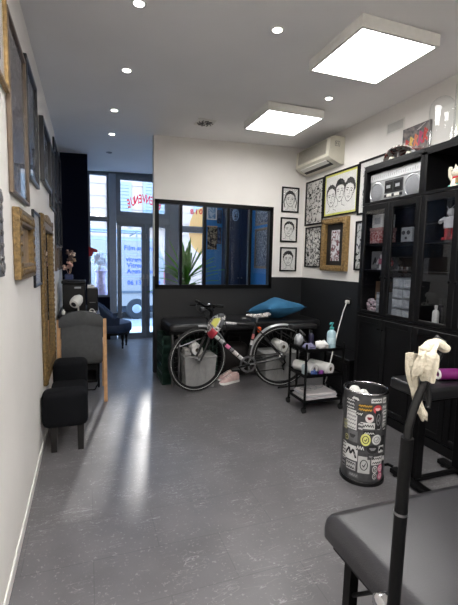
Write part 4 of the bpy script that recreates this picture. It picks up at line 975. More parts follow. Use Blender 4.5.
# ================================================================== BLUE BAY BEHIND THE PARTITION
M_leaf = film('leaf_green', (108, 168, 74))
pl = thing('yucca_plant', 'spiky green yucca plant standing behind the partition window', 'plant', (1.33, 5.55, 0))
MB().lathe([(0.12, 0.002), (0.14, 0.02), (0.17, 0.30), (0.18, 0.32), (0.16, 0.32), (0.15, 0.28), (0.01, 0.28)], (1.33, 5.55, 0), n=24).build('pot', mat('terracotta_grey', (120, 110, 104), 0.8), pl, 50)
MB().tube([(1.33, 5.55, 0.27), (1.34, 5.55, 0.7), (1.33, 5.55, 1.12)], [0.035, 0.03, 0.026], 10).build('trunk', mat('plant_bark', (112, 92, 66), 0.85, var=0.2), pl, 60)
rnd = random.Random(21)
def leaves(base, n, ln, up):
    m = MB()
    for i in range(n):
        a_ = 2*PI*i/n*2.4+rnd.uniform(-0.2, 0.2); e_ = up+rnd.uniform(-0.5, 0.5); l_ = ln*rnd.uniform(0.75, 1.1)
        d = V(math.cos(a_)*math.cos(e_), math.sin(a_)*math.cos(e_)*0.8, math.sin(e_)); s_ = d.cross(V(0, 0, 1)).normalized(); k = 6
        L, C_, R_ = [], [], []
        for j in range(k+1):
            u = j/k; p = Vector(base)+d*l_*u-V(0, 0, 1)*0.28*l_*u*u*math.cos(e_); w_ = 0.028*math.sin(PI*min(1, 0.12+u*0.88))**0.7+0.001
            L.append(p+s_*w_); R_.append(p-s_*w_); C_.append(p-V(0, 0, 0.006))
        pts = L+C_+R_
        m.faces(pts, [f for j in range(k) for f in ((j, j+1, k+1+j+1, k+1+j), (k+1+j, k+1+j+1, 2*k+2+j+1, 2*k+2+j))])
    o = m.build('foliage', M_leaf, pl, 60)
    md = o.modifiers.new('thick', 'SOLIDIFY'); md.thickness = 0.002
leaves((1.33, 5.55, 1.12), 30, 0.66, 0.95); leaves((1.33, 5.55, 1.0), 26, 0.55, 0.35)
GBY = 'pictures in the blue bay'
picture(on_back(2.16, 2.37, YF), 0.19, 0.46, 'white-framed pale blue picture on the blue wall beyond the plant', M_whitep, art_mat('pale_blue_art', 'noise', (120, 156, 186), (196, 212, 224), 10, 0.5, 3.0), b=0.02, group=GBY)
picture(on_back(2.306, 2.20, YF), 0.085, 0.24, 'upper narrow dark frame beside the white-framed picture in the blue bay', M_dkframe, dull('n', (50, 66, 96), (90, 110, 140)), b=0.012, group=GBY)
picture(on_back(2.306, 1.86, YF), 0.085, 0.30, 'lower narrow dark frame beside the brown mottled poster in the blue bay', M_dkframe, dull('o', (46, 60, 90), (84, 104, 136)), b=0.012, group=GBY)
tp = thing('patterned_poster', 'brown mottled poster below the white-framed picture on the blue wall', 'poster', (2.18, YF-0.004, 1.62))
MB(on_back(2.18, 1.82, YF)).box((-0.10, -0.22, 0.002), (0.085, 0.20, 0.006)).build('sheet', art_mat('mottled_brown', 'noise', (48, 42, 38), (150, 138, 112), 18, 0.5, 8.0), tp)
for z in (0.19,):
    MB(on_back(2.18, 1.82, YF)).box((-0.105, z, 0.001), (0.09, z+0.02, 0.014), 0.004, 1).build('hanging_rail', M_wood, tp)
picture(on_right(6.15, 2.24), 0.56, 0.46, 'upper pale textured picture on the blue side wall seen through the last pane', mat('bay_grey_wood', (116, 112, 104), 0.5), art_mat('grey_texture_art', 'noise', (86, 96, 112), (168, 176, 184), 26, 0.5, 2.0), b=0.03, group=GBY)
picture(on_right(6.15, 1.62), 0.56, 0.68, 'lower tall pale textured picture on the blue side wall seen through the last pane', mat('bay_brown_wood', (120, 104, 84), 0.5), art_mat('grey_texture_art2', 'noise', (90, 98, 112), (176, 182, 188), 34, 0.5, 6.0), b=0.04, group=GBY)
wd = thing('wardrobe', 'tall dark navy cupboard in the corner of the blue bay behind the partition', 'wardrobe', (2.55, 6.8, 0))
MB().box((2.36, 6.62, 0.05), (XR-0.005, 7.03, 2.45), 0.005, 1).build('carcass', mat('deep_navy_lacquer', (20, 34, 62), 0.4), wd)
for a_, b_2 in ((2.363, 2.562), (2.566, 2.772)):
    d = MB().box((a_, 6.600, 0.06), (b_2, 6.619, 2.44), 0.003, 1).build('cupboard_door', mat('deep_navy_lacquer', (20, 34, 62), 0.4), wd)
    MB().cyl(((b_2 if a_ < 2.5 else a_)-(0.03 if a_ < 2.5 else -0.03), 6.600, 1.1), ((b_2 if a_ < 2.5 else a_)-(0.03 if a_ < 2.5 else -0.03), 6.585, 1.1), 0.012, n=12).build('knob', M_steel, d, 40)
MB().box((2.38, 6.64, 0), (XR-0.01, 7.02, 0.05)).build('plinth', M_navy, wd)
sk = thing('chalk_poster', 'dark poster with a pale swirling drawing on the navy cupboard', 'poster', (2.46, 6.597, 1.9))
Mk = on_back(2.455, 2.15, 6.5995)
MB(Mk).box((-0.085, -0.2, 0.0005), (0.085, 0.2, 0.003)).build('sheet', mat('poster_navy', (22, 36, 58), 0.6), sk)
m = MB(Mk); rnd = random.Random(8)
for j in range(9):
    r_ = 0.015+0.008*j; a0 = rnd.uniform(0, 6)
    m.ribbon([(r_*0.8*math.cos(a0+q*0.35), 0.05+r_*1.3*math.sin(a0+q*0.35)) for q in range(8+j)], 0.008, 0.0031)
m.build('chalk_drawing', mat('chalk_blue', (126, 150, 176), 0.8), sk)
# ================================================================== PADDED COUCH BY THE PARTITION AND THINGS UNDER IT
def pad(mb, x0, x1, y0, y1, z0, z1, r, cr=0.06, n=6):
    """cushioned slab: rounded corners in plan, rounded edges"""
    def outline(ins):
        o = []; q = max(0.004, cr-ins)
        for cx, cy, a0 in ((x1-ins-q, y1-ins-q, 0), (x0+ins+q, y1-ins-q, 90), (x0+ins+q, y0+ins+q, 180), (x1-ins-q, y0+ins+q, 270)):
            for k in range(n+1): a_ = R(a0+90*k/n); o.append((cx+q*math.cos(a_), cy+q*math.sin(a_)))
        return o
    rings = []
    for ins, z in ((r*0.25, z0), (0, z0+r*0.2), (0, z1-r), (r*0.12, z1-r*0.5), (r*0.4, z1-r*0.15), (r, z1)):
        rings.append([mb._v((p[0], p[1], z)) for p in outline(ins)])
    mb.skin(rings); return mb
co = thing('massage_couch', 'long black padded massage couch with chrome legs behind the bicycle', 'massage table', (1.72, 4.48, 0))
pad(MB(), 0.83, 2.73, 4.18, 4.77, 0.615, 0.695, 0.03).build('padded_top', M_leather, co, 50)
f = MB(); f.box((0.83, 4.22, 0.58), (2.62, 4.25, 0.614)); f.box((0.83, 4.70, 0.58), (2.62, 4.73, 0.614)); f.box((0.83, 4.25, 0.58), (0.86, 4.70, 0.614)); f.box((2.59, 4.25, 0.58), (2.62, 4.70, 0.614)); f.build('under_frame', M_blackmetal, co)
for x in (0.87, 0.945, 2.45, 2.60):
    for y in (4.24, 4.71): MB().cyl((x, y, 0), (x, y, 0.58), 0.013, n=12).build('leg', M_steel, co, 40)
for y in (4.24, 4.71):
    MB().cyl((0.90, y, 0.42), (1.30, y, 0.56), 0.007, n=8).build('brace', M_steel, co, 40); MB().cyl((2.56, y, 0.36), (2.2, y, 0.56), 0.007, n=8).build('brace', M_steel, co, 40)
# blue pillow
pw = thing('blue_pillow', 'plump blue cushion lying on the black massage couch', 'cushion', (2.235, 4.48, 0.695))
m = MB(); n = 18; Mp = Matrix.Translation((2.25, 4.48, 0.80)) @ Matrix.Rotation(R(14), 4, 'Z') @ Matrix.Rotation(R(-10), 4, 'X')
top, bot = [], []
for i in range(n+1):
    ra, rb_ = [], []
    for j in range(n+1):
        u, v = i/n*2-1, j/n*2-1
        px_, py_ = 0.30*u*(1-0.10*(1-v*v)*abs(u)), 0.235*v*(1-0.10*(1-u*u)*abs(v))
        h_ = 0.10*((1-abs(u)**2.6)*(1-abs(v)**2.6))**0.45+0.006*math.sin(9*u+2*v)*(1-u*u)*(1-v*v)+0.055*math.exp(-((u+0.05)**2*9+(v-0.1)**2*3))
        ra.append(Mp @ V(px_, py_, h_)); rb_.append(Mp @ V(px_, py_, -h_*0.85))
    top.append(ra); bot.append(rb_)
pts = [p for r_ in top for p in r_]+[p for r_ in bot for p in r_]; N = n+1
zmin = min(p.z for p in pts); pts = [V(p.x, p.y, max(p.z, 0.6975)) for p in pts]
fc = []
for i in range(n):
    for j in range(n):
        fc.append((i*N+j, (i+1)*N+j, (i+1)*N+j+1, i*N+j+1)); q = N*N; fc.append((q+i*N+j, q+i*N+j+1, q+(i+1)*N+j+1, q+(i+1)*N+j))
m.faces(pts, fc); bmesh.ops.remove_doubles(m.bm, verts=m.bm.verts, dist=0.0008)
m.build('cover', mat('petrol_blue_cotton', (44, 104, 142), 0.85, var=0.08, vscale=8, bump=0.12, bscale=250), pw, 75)
# seam piping
m = MB(); loop = []
for u, v in [(k/10*2-1, -1) for k in range(10)]+[(1, k/10*2-1) for k in range(10)]+[(1-k/10*2, 1) for k in range(10)]+[(-1, 1-k/10*2) for k in range(10)]:
    p = Mp @ V(0.30*u*(1-0.10*(1-v*v)*abs(u)), 0.235*v*(1-0.10*(1-u*u)*abs(v)), 0); loop.append((p.x, p.y, max(p.z, 0.702)))
m.tube(loop, 0.004, 6, True); m.build('piping', mat('petrol_blue_piping', (34, 86, 120), 0.8), pw, 60)
# green crates, white bins, rolls, shoes
M_green = mat('dark_green_plastic', (9, 46, 35), 0.5)
def crate(x0, x1, y0, y1, z0, z1, label):
    t = thing('folding_crate', label, 'crate', ((x0+x1)/2, (y0+y1)/2, z0), 'green plastic crates')
    f = MB(); e = 0.012
    for z in [z0+0.001+(z1-z0-0.03)*k/5 for k in range(6)]:
        f.box((x0, y0, z), (x1, y0+e, z+0.028)); f.box((x0, y1-e, z), (x1, y1, z+0.028)); f.box((x0, y0+e, z), (x0+e, y1-e, z+0.028)); f.box((x1-e, y0+e, z), (x1, y1-e, z+0.028))
    for k in range(8):
        x = x0+(x1-x0-0.02)*k/7; f.box((x, y0+0.001, z0+0.002), (x+0.02, y0+e-0.001, z1-0.001)); f.box((x, y1-e+0.001, z0+0.002), (x+0.02, y1-0.001, z1-0.001))
    for k in range(6):
        y = y0+(y1-y0-0.02)*k/5; f.box((x0+0.001, y, z0+0.002), (x0+e-0.001, y+0.02, z1-0.001)); f.box((x1-e+0.001, y, z0+0.002), (x1-0.001, y+0.02, z1-0.001))
    f.build('slatted_sides', M_green, t)
    MB().box((x0+e, y0+e, z0+0.002), (x1-e, y1-e, z0+0.01)).build('base', M_green, t)
crate(0.765, 0.865, 4.29, 4.64, 0.0, 0.56, 'tall narrow green crate under the left end of the massage couch')
crate(1.06, 1.44, 4.37, 4.66, 0.0, 0.50, 'wide green crate behind the white tub under the massage couch')
M_tub = mat('frosted_white_tub', (158, 158, 157), 0.45, var=0.05)
def tub(x0, x1, y0, y1, h_, label):
    t = thing('storage_tub', label, 'tub', ((x0+x1)/2, (y0+y1)/2, 0), 'white storage tubs')
    m = MB(); e = 0.02; rings = []
    for z, k in ((0.001, e), (h_*0.5, e*0.5), (h_-0.02, 0)):
        rings.append([m._v(p) for p in ((x0+k, y0+k, z), (x1-k, y0+k, z), (x1-k, y1-k, z), (x0+k, y1-k, z))])
    m.skin(rings); m.build('tub_body', M_tub, t)
    MB().box((x0-0.008, y0-0.008, h_-0.02), (x1+0.008, y1+0.008, h_), 0.006, 1).build('lid', M_tub, t)
    f = MB()
    for k in range(3): f.box((x0+0.09+0.07*k, y0+0.0, h_*0.25), (x0+0.096+0.07*k, y0+0.016, h_*0.85))
    f.build('ribs', M_tub, t)
tub(0.97, 1.325, 4.06, 4.31, 0.36, 'white plastic tub on the floor behind the front wheel of the bicycle')
tub(1.92, 2.36, 4.06, 4.38, 0.34, 'white plastic tub on the floor behind the rear wheel of the bicycle')
def roll(name, label, p, q, r, m=None, group='paper rolls', core=None):
    t = thing(name, label, 'roll', (Vector(p)+Vector(q))/2 - V(0, 0, r), group)
    d = (Vector(q)-Vector(p)); L_ = d.length; d.normalize()
    MB().lathe([(r*0.36, 0), (r*0.97, 0), (r, 0.004), (r, L_-0.004), (r*0.97, L_), (r*0.36, L_), (r*0.36, 0)], p, d, 28, cap=False).build('paper', m or M_paper, t, 40)
    ro, ri, pr_ = (r*0.355, r*0.28, -0.001) if not core else (r*0.9, r*0.5, 0.006)
    MB().lathe([(ri, -pr_), (ro, -pr_), (ro, L_+pr_ if not core else 0.002), (ri, L_+pr_ if not core else 0.002), (ri, -pr_)], p, d, 20, cap=False).build('core', core or mat('cardboard_core', (96, 84, 72), 0.8), t, 40)
    return t
roll('paper_roll', 'white paper roll lying on the white tub behind the front wheel', (1.115, 4.09, 0.423), (1.12, 4.30, 0.423), 0.062)
roll('paper_roll', 'white paper roll lying on the white tub behind the rear wheel', (2.165, 4.09, 0.403), (2.17, 4.33, 0.403), 0.062)
tb = thing('hanging_towel', 'pale grey folded towel beside the paper roll behind the front wheel', 'towel', (1.03, 4.2, 0.361))
MB().box((0.975, 4.10, 0.361), (1.048, 4.28, 0.405), 0.015, 3).build('fold', mat('grey_towel', (150, 148, 146), 0.9), tb, 60); MB().box((0.978, 4.11, 0.406), (1.045, 4.275, 0.432), 0.015, 3).build('fold', mat('grey_towel', (150, 148, 146), 0.9), tb, 60)
def shoe(x, y, ang, label):
    t = thing('sneaker', label, 'shoe', (x, y, 0), 'sneakers under the couch')
    Ms = Matrix.Translation((x, y, 0)) @ Matrix.Rotation(ang, 4, 'Z')
    def sect(stn, inner=0.0):
        m = MB(Ms); rings = []
        for X, hw_, zt, zb in stn:
            rings.append([m._v(p) for p in ((X, -hw_, zb), (X, -hw_, zb+(zt-zb)*0.5), (X, -hw_*0.6, zt), (X, hw_*0.6, zt), (X, hw_, zb+(zt-zb)*0.5), (X, hw_, zb))])
        m.skin(rings); return m
    sect([(-0.13, 0.028, 0.028, 0.001), (-0.10, 0.037, 0.030, 0.001), (0, 0.036, 0.028, 0.001), (0.08, 0.044, 0.028, 0.001), (0.125, 0.036, 0.030, 0.004), (0.145, 0.015, 0.03, 0.012)]).build('sole', M_whitep, t, 50)
    sect([(-0.128, 0.025, 0.10, 0.028), (-0.10, 0.033, 0.112, 0.028), (-0.03, 0.034, 0.105, 0.028), (0.04, 0.039, 0.078, 0.028), (0.10, 0.037, 0.055, 0.028), (0.138, 0.015, 0.038, 0.028)]).build('upper', mat('pink_white_leather', (206, 176, 172), 0.6, var=0.1, vscale=30), t, 60)
    m = MB(Ms)
    for k in range(4): m.tube([(-0.005+0.022*k, -0.026, 0.094-0.009*k), (0.0+0.022*k, 0, 0.106-0.010*k), (-0.005+0.022*k, 0.026, 0.094-0.009*k)], 0.004, 5)
    m.build('laces', M_whitep, t, 60)
shoe(1.52, 4.16, R(200), 'pale pink and white sneaker on the floor under the bicycle frame, nearer one')
shoe(1.545, 4.30, R(195), 'pale sneaker standing just behind the nearer one under the couch')
for k, (x, c) in enumerate(((1.70, (30, 30, 32)), )):
    t = thing('black_bag', 'dark soft bag slumped under the middle of the massage couch', 'bag', (1.70, 4.50, 0))
    m = MB(); pad(m, 1.50, 1.88, 4.40, 4.66, 0.002, 0.40, 0.10, 0.1); m.build('bag_body', mat('dark_nylon', (32, 28, 27), 0.7, bump=0.5, bscale=18), t, 60)
    MB().tube([(1.60, 4.50, 0.39), (1.62, 4.49, 0.48), (1.76, 4.49, 0.48), (1.78, 4.50, 0.39)], 0.01).build('handle', M_blackplastic, t, 50)
t = thing('couch_remote', 'small dark box lying on the couch edge behind the bicycle saddle', 'box', (1.78, 4.30, 0.695))
MB().box((1.70, 4.27, 0.697), (1.82, 4.33, 0.728), 0.006).build('case', M_dkgrey, t); MB().box((1.72, 4.285, 0.728), (1.76, 4.315, 0.731)).build('label_patch', M_whitep, t)
# ================================================================== BICYCLE
A = V(1.093, 4.008, 0); B = V(2.045, 3.894, 0); ux = (B-A).normalized(); un = V(ux.y, -ux.x, 0)   # un points to the camera side
if un.y > 0: un = -un
MBK = Matrix(((ux.x, 0, un.x, A.x), (ux.y, 0, un.y, A.y), (0, 1, 0, 0), (0, 0, 0, 1)))   # local: x along, y up, z to camera
bk_ = thing('bicycle', 'black city bicycle covered in stickers parked across the room', 'bicycle', (A+B)/2)
M_frame = mat('bike_black', (22, 22, 24), 0.3, coat=0.3); M_tyre = mat('tyre_rubber', (30, 30, 31), 0.75); M_rim = mat('rim_alloy', (44, 44, 46), 0.35, 0.6); M_refl = mat('reflective_white', (214, 214, 212), 0.45)
RW = 0.347
def wheel(M):
    t_ = MB(M).torus((0, 0, 0), (0, 0, 1), RW-0.018, 0.0175, 56, 8).build('wheel', M_tyre, bk_, 60)
    m = MB(M); m.torus((0, 0, 0.012), (0, 0, 1), RW-0.026, 0.0035, 56, 6); m.torus((0, 0, -0.012), (0, 0, 1), RW-0.026, 0.0035, 56, 6); m.build('reflective_stripe', M_refl, t_, 60)
    m = MB(M); rings = []
    for i in range(56):
        a_ = 2*PI*i/56; rings.append([m._v((r_*math.cos(a_), r_*math.sin(a_), z)) for r_, z in ((RW-0.034, -0.010), (RW-0.034, 0.010), (RW-0.054, 0.007), (RW-0.054, -0.007))])
    m.skin(rings, closed=True); m.build('rim', M_rim, t_, 40)
    MB(M).lathe([(0.01, -0.05), (0.024, -0.036), (0.024, -0.030), (0.014, -0.025), (0.014, 0.025), (0.024, 0.030), (0.024, 0.036), (0.01, 0.05)], (0, 0, 0), (0, 0, 1), 18).build('hub', M_steel, t_, 50)
    m = MB(M)
    for i in range(32):
        a_ = 2*PI*i/32; s_ = 1 if i % 2 else -1; o_ = 0.55*(1 if (i//2) % 2 else -1)
        m.cyl((0.022*math.cos(a_+o_*2), 0.022*math.sin(a_+o_*2), s_*0.032), ((RW-0.053)*math.cos(a_), (RW-0.053)*math.sin(a_), s_*0.003), 0.0011, n=4)
    m.build('spokes', M_steel, t_)
    return t_
STEER = Matrix.Translation((0.06, 0, 0)) @ Matrix.Rotation(R(20), 4, 'Y') @ Matrix.Translation((-0.06, 0, 0))
MF = MBK @ STEER
wheel(MF @ Matrix.Translation((0.0, RW, 0))); wheel(MBK @ Matrix.Translation((0.945, RW, 0)))
HB, HT, SB, ST, RH, FH = V(0.122, 0.615, 0), V(0.152, 0.775, 0), V(0.552, 0.28, 0), V(0.645, 0.735, 0), V(0.945, RW, 0), V(0, RW, 0)
m = MB(MBK)
m.cyl(HB, HT, 0.021, n=16); m.cyl(HT-V(0.004, 0.03, 0), ST-V(0.006, 0.03, 0), 0.016, n=14); m.cyl(HB+V(0.006, 0.035, 0), SB, 0.021, n=14); m.cyl(SB, ST, 0.016, n=14)
m.cyl(SB-V(0, 0, 0.035), SB+V(0, 0, 0.035), 0.023, n=16)
for s_ in (-1, 1):
    m.tube([SB+V(0.02, 0.0, s_*0.03), SB+V(0.16, 0.02, s_*0.055), RH+V(0, 0, s_*0.06)], 0.010, 8); m.tube([ST-V(0.008, 0.05, -s_*0.015), ST+V(0.08, -0.14, s_*0.045), RH+V(0, 0, s_*0.06)], 0.008, 8)
m.build('frame', M_frame, bk_, 50)
m = MB(MF); ht2 = HB
m.cyl(HB-V(0.006, 0.02, 0), HB-V(0.004, 0.005, 0), 0.026, n=14)
m.cyl(HB-V(0.008, 0.025, 0.055), HB-V(0.008, 0.025, -0.055), 0.016, n=12)
for s_ in (-1, 1): m.tube([HB-V(0.008, 0.025, -s_*0.052), V(0.075, 0.50, s_*0.055), V(0.035, 0.41, s_*0.056), FH+V(0, 0, s_*0.056)], [0.015, 0.0145, 0.012, 0.009], 10)
m.build('fork', M_frame, bk_, 60)
# stickers wrapped on the down tube, seat tube and top tube
dt0, dt1 = HB+V(0.006, 0.035, 0), SB
for i, (u0, u1, c) in enumerate(((0.12, 0.24, (220, 220, 218)), (0.26, 0.36, (190, 190, 192)), (0.42, 0.52, (226, 126, 168)), (0.54, 0.60, (120, 120, 124)), (0.62, 0.74, (222, 214, 212)), (0.76, 0.88, (200, 200, 198)))):
    MB(MBK).cyl(dt0.lerp(dt1, u0), dt0.lerp(dt1, u1), 0.0218, n=14).build('sticker', mat('bike_sticker_%d' % i, c, 0.5, var=0.25, vscale=60), bk_, 50)
for i, (u0, u1, c) in enumerate(((0.45, 0.56, (214, 214, 212)), (0.60, 0.72, (196, 110, 110)))):
    MB(MBK).cyl(SB.lerp(ST, u0), SB.lerp(ST, u1), 0.0168, n=14).build('sticker', mat('seat_sticker_%d' % i, c, 0.5, var=0.25, vscale=60), bk_, 50)
MB(MBK).cyl((HT-V(0.004, 0.03, 0)).lerp(ST-V(0.006, 0.03, 0), 0.12), (HT-V(0.004, 0.03, 0)).lerp(ST-V(0.006, 0.03, 0), 0.55), 0.0166, n=14).build('sticker', mat('top_sticker', (176, 176, 176), 0.5, var=0.35, vscale=70), bk_, 50)
MB(MBK).cyl(ST-V(0.004, 0.02, 0), ST+V(0.012, 0.055, 0), 0.013, n=12).build('seat_post', M_steel, bk_, 50)
m = MB(MBK); rings = []
for x, hw_, zt, zb in ((-0.13, 0.012, 0.030, 0.012), (-0.10, 0.020, 0.034, 0.004), (0.0, 0.028, 0.032, 0.002), (0.06, 0.058, 0.036, 0.004), (0.11, 0.075, 0.044, 0.012), (0.135, 0.06, 0.044, 0.022)):
    X = ST.x+0.012+x; Y_ = ST.y+0.060; rings.append([m._v(p) for p in ((X, Y_+zb, -hw_), (X, Y_+zb, hw_), (X, Y_+(zb+zt)/2, hw_*1.05), (X, Y_+zt, hw_*0.6), (X, Y_+zt, -hw_*0.6), (X, Y_+(zb+zt)/2, -hw_*1.05))])
m.skin(rings); m.build('saddle', art_mat('saddle_pattern', 'noise', (70, 66, 64), (206, 202, 198), 50, 0.5, 2.0), bk_, 60)
m = MB(MBK)
for s_ in (-1, 1): m.tube([(ST.x-0.09, ST.y+0.072, s_*0.012), (ST.x-0.03, ST.y+0.052, s_*0.02), (ST.x+0.06, ST.y+0.052, s_*0.022), (ST.x+0.10, ST.y+0.072, s_*0.03)], 0.0035, 6)
m.build('saddle_rails', M_steel, bk_, 60)
# cockpit turns with the fork
HS = HT+V(0.010, 0.075, 0)
m = MB(MF); m.cyl(HT, HS, 0.017, n=14); m.cyl(HS, HS+V(-0.075, 0.055, 0), 0.014, n=12); m.build('stem', M_blackmetal, bk_, 50)
hb0 = HS+V(-0.08, 0.06, 0)
m = MB(MF); m.tube([hb0+V(0.045, 0.03, -0.29), hb0+V(0.01, 0.02, -0.12), hb0, hb0+V(0.01, 0.02, 0.12), hb0+V(0.045, 0.03, 0.29)], 0.0125, 10); m.build('handlebar', M_blackmetal, bk_, 60)
for s_ in (-1, 1):
    MB(MF).cyl(hb0+V(0.03, 0.026, s_*0.19), hb0+V(0.047, 0.03, s_*0.30), 0.017, n=12).build('grip', M_tyre, bk_, 50)
    m = MB(MF); m.box(hb0+V(-0.005, 0.0, s_*0.15-0.015), hb0+V(0.035, 0.04, s_*0.15+0.015), 0.006); m.tube([hb0+V(0.0, 0.01, s_*0.15), hb0+V(-0.045, 0.0, s_*0.18), hb0+V(-0.05, -0.01, s_*0.26)], 0.0055, 6); m.build('brake_lever', M_blackmetal, bk_, 60)
m = MB(MF); m.tube([hb0+V(-0.03, 0.01, 0.15), hb0+V(-0.07, -0.04, 0.08), HT+V(-0.04, -0.03, 0.03), HB+V(-0.02, 0.0, 0.03)], 0.003, 6); m.tube([hb0+V(-0.03, 0.01, -0.15), hb0+V(-0.09, -0.03, -0.05), HT+V(-0.05, 0.0, 0.0), HB+V(-0.02, 0.02, -0.03)], 0.003, 6); m.build('brake_cables', M_blackplastic, bk_, 60)
m = MB(MF); m.lathe([(0.012, 0), (0.028, 0.01), (0.030, 0.04), (0.026, 0.05), (0.002, 0.052)], hb0+V(-0.012, -0.03, 0.0), (-1, 0, 0), 16); m.build('headlamp', M_dkgrey, bk_, 50)
MB(MF).ball(hb0+V(0.0, 0.032, 0.07), (0.02, 0.014, 0.02), 12, 8).build('bell', M_chrome, bk_, 60)
# drivetrain on the camera side
m = MB(MBK); rings = []
for i in range(44):
    a_ = 2*PI*i/44; k = 0.003 if i % 2 else 0; rings.append([m._v((SB.x+r_*math.cos(a_), SB.y+r_*math.sin(a_), z)) for r_, z in ((0.092+k, 0.044), (0.092+k, 0.048), (0.070, 0.048), (0.070, 0.044))])
m.skin(rings, closed=True)
for i in range(5): a_ = 2*PI*i/5; m.cyl(SB+V(0, 0, 0.046), SB+V(0.075*math.cos(a_), 0.075*math.sin(a_), 0.046), 0.008, n=8)
m.build('chainring', M_steel, bk_, 40)
for s_, d in ((1, V(-0.165, -0.03, 0)), (-1, V(0.165, 0.03, 0))):
    m = MB(MBK); m.cyl(SB+V(0, 0, s_*0.04), SB+V(0, 0, s_*0.075), 0.014, n=12); m.tube([SB+V(0, 0, s_*0.066), SB+d+V(0, 0, s_*0.075)], [0.013, 0.010], 10); cr_ = m.build('crank', M_blackmetal, bk_, 50)
    MB(MBK).box(SB+d+V(-0.045, -0.012, s_*0.085 if s_ > 0 else -0.165), SB+d+V(0.045, 0.012, s_*0.165 if s_ > 0 else -0.085), 0.006, 1).build('pedal', M_blackplastic, cr_)
m = MB(MBK); m.tube([SB+V(0.01, 0.092, 0.046), RH+V(0, 0.045, 0.04)], 0.0045, 6); m.tube([SB+V(0.01, -0.092, 0.046), RH+V(0.015, -0.13, 0.04), RH+V(0.03, -0.09, 0.04), RH+V(-0.02, -0.045, 0.04)], 0.0045, 6); m.build('chain', mat('chain_dark', (60, 58, 56), 0.4, 0.8), bk_, 50)
MB(MBK).lathe([(0.014, 0), (0.05, 0.0), (0.045, 0.006), (0.03, 0.02), (0.014, 0.022)], RH+V(0, 0, 0.032), (0, 0, 1), 24).build('sprockets', M_steel, bk_, 50)
m = MB(MBK); m.tube([RH+V(0.01, -0.02, 0.06), RH+V(0.035, -0.06, 0.055), RH+V(0.0, -0.10, 0.05), RH+V(0.02, -0.145, 0.045)], 0.010, 8); m.build('derailleur', M_blackmetal, bk_, 50)
def guard(M, c, a0, a1, r_):
    m = MB(M); rings = []
    for i in range(29):
        a_ = R(a0+(a1-a0)*i/28)
        rings.append([m._v(c+V(rr*math.cos(a_), rr*math.sin(a_), z)) for rr, z in ((r_-0.010, -0.026), (r_+0.004, -0.016), (r_+0.008, 0), (r_+0.004, 0.016), (r_-0.010, 0.026), (r_+0.001, 0.012), (r_+0.005, 0), (r_+0.001, -0.012))])
    m.skin(rings); return m
guard(MBK, V(0.945, RW, 0), 40, 185, RW+0.018).build('mudguard', mat('mudguard_silver', (176, 178, 180), 0.35, 0.5), bk_, 50)
guard(MF, V(0, RW, 0), 20, 92, RW+0.018).build('mudguard', mat('mudguard_silver', (176, 178, 180), 0.35, 0.5), bk_, 50)
m = MB(MBK); m.cyl(V(0.945, RW, 0.066), V(0.945+(RW+0.018)*math.cos(R(60)), RW+(RW+0.018)*math.sin(R(60)), 0.02), 0.003, n=6); m.build('mudguard_stay', M_steel, bk_)
m = MB(MBK); m.box(V(0.662, 0.625, -0.025), V(0.70, 0.685, 0.025), 0.008); m.build('tail_light', mat('orange_lens', (220, 84, 30), 0.35), bk_)
m = MB(MF); m.cyl(HB+V(-0.02, 0.03, 0.03), HB+V(-0.055, 0.03, 0.03), 0.012, n=10); m.build('front_reflector', M_whitep, bk_, 40)
# helmet hanging from the handlebar
hm = thing('bike_helmet', 'patterned white helmet with red and yellow patches hanging on the bicycle', 'helmet', MBK @ V(0.17, 0.66, 0.12))
MH = MBK @ Matrix.Translation((0.195, 0.715, 0.148)) @ Matrix.Rotation(R(58), 4, 'Z') @ Matrix.Rotation(R(15), 4, 'Y')
m = MB(MH); rings = []
for i in range(9):
    t_ = PI/2*i/8; r_ = math.cos(t_)
    rings.append([m._v((0.125*max(r_, 0.02)*math.cos(a_), 0.098*math.sin(t_)-0.0, 0.098*max(r_, 0.02)*math.sin(a_))) for a_ in [2*PI*k/24 for k in range(24)]])
m.skin(rings, False, True); o = m.build('shell', art_mat('helmet_pattern', 'noise', (96, 92, 90), (206, 204, 202), 26, 0.5, 5.0), hm, 60)
md = o.modifiers.new('thick', 'SOLIDIFY'); md.thickness = 0.018; md.offset = 1
def patch(a0, a1, t0, t1, c, nm):
    m = MB(MH); rows = []
    for i in range(5):
        t_ = t0+(t1-t0)*i/4
        rows.append([(0.147*math.cos(t_)*math.cos(a_), 0.118*math.sin(t_), 0.119*math.cos(t_)*math.sin(a_)) for a_ in [a0+(a1-a0)*k/6 for k in range(7)]])
    pts = [p for r_ in rows for p in r_]; m.faces(pts, [(i*7+k, i*7+k+1, (i+1)*7+k+1, (i+1)*7+k) for i in range(4) for k in range(6)])
    o = m.build(nm, mat('helmet_%d_%d' % (c[0], c[1]), c, 0.45), hm, 60); md = o.modifiers.new('thick', 'SOLIDIFY'); md.thickness = 0.003; md.offset = 1
patch(R(120), R(200), 0.05, 0.7, (186, 56, 70), 'patch'); patch(R(60), R(110), 0.45, 1.1, (216, 214, 110), 'patch'); patch(R(10), R(50), 0.2, 0.7, (60, 60, 64), 'vent'); patch(R(60), R(100), 0.0, 0.35, (54, 54, 58), 'vent')
m = MB(MH); m.tube([(0.08, 0.0, 0.07), (0.02, -0.09, 0.03), (-0.05, -0.10, 0.0), (0.0, -0.06, -0.05), (0.06, 0.0, -0.07)], 0.005, 6); m.build('chin_strap', M_blackplastic, hm, 60)
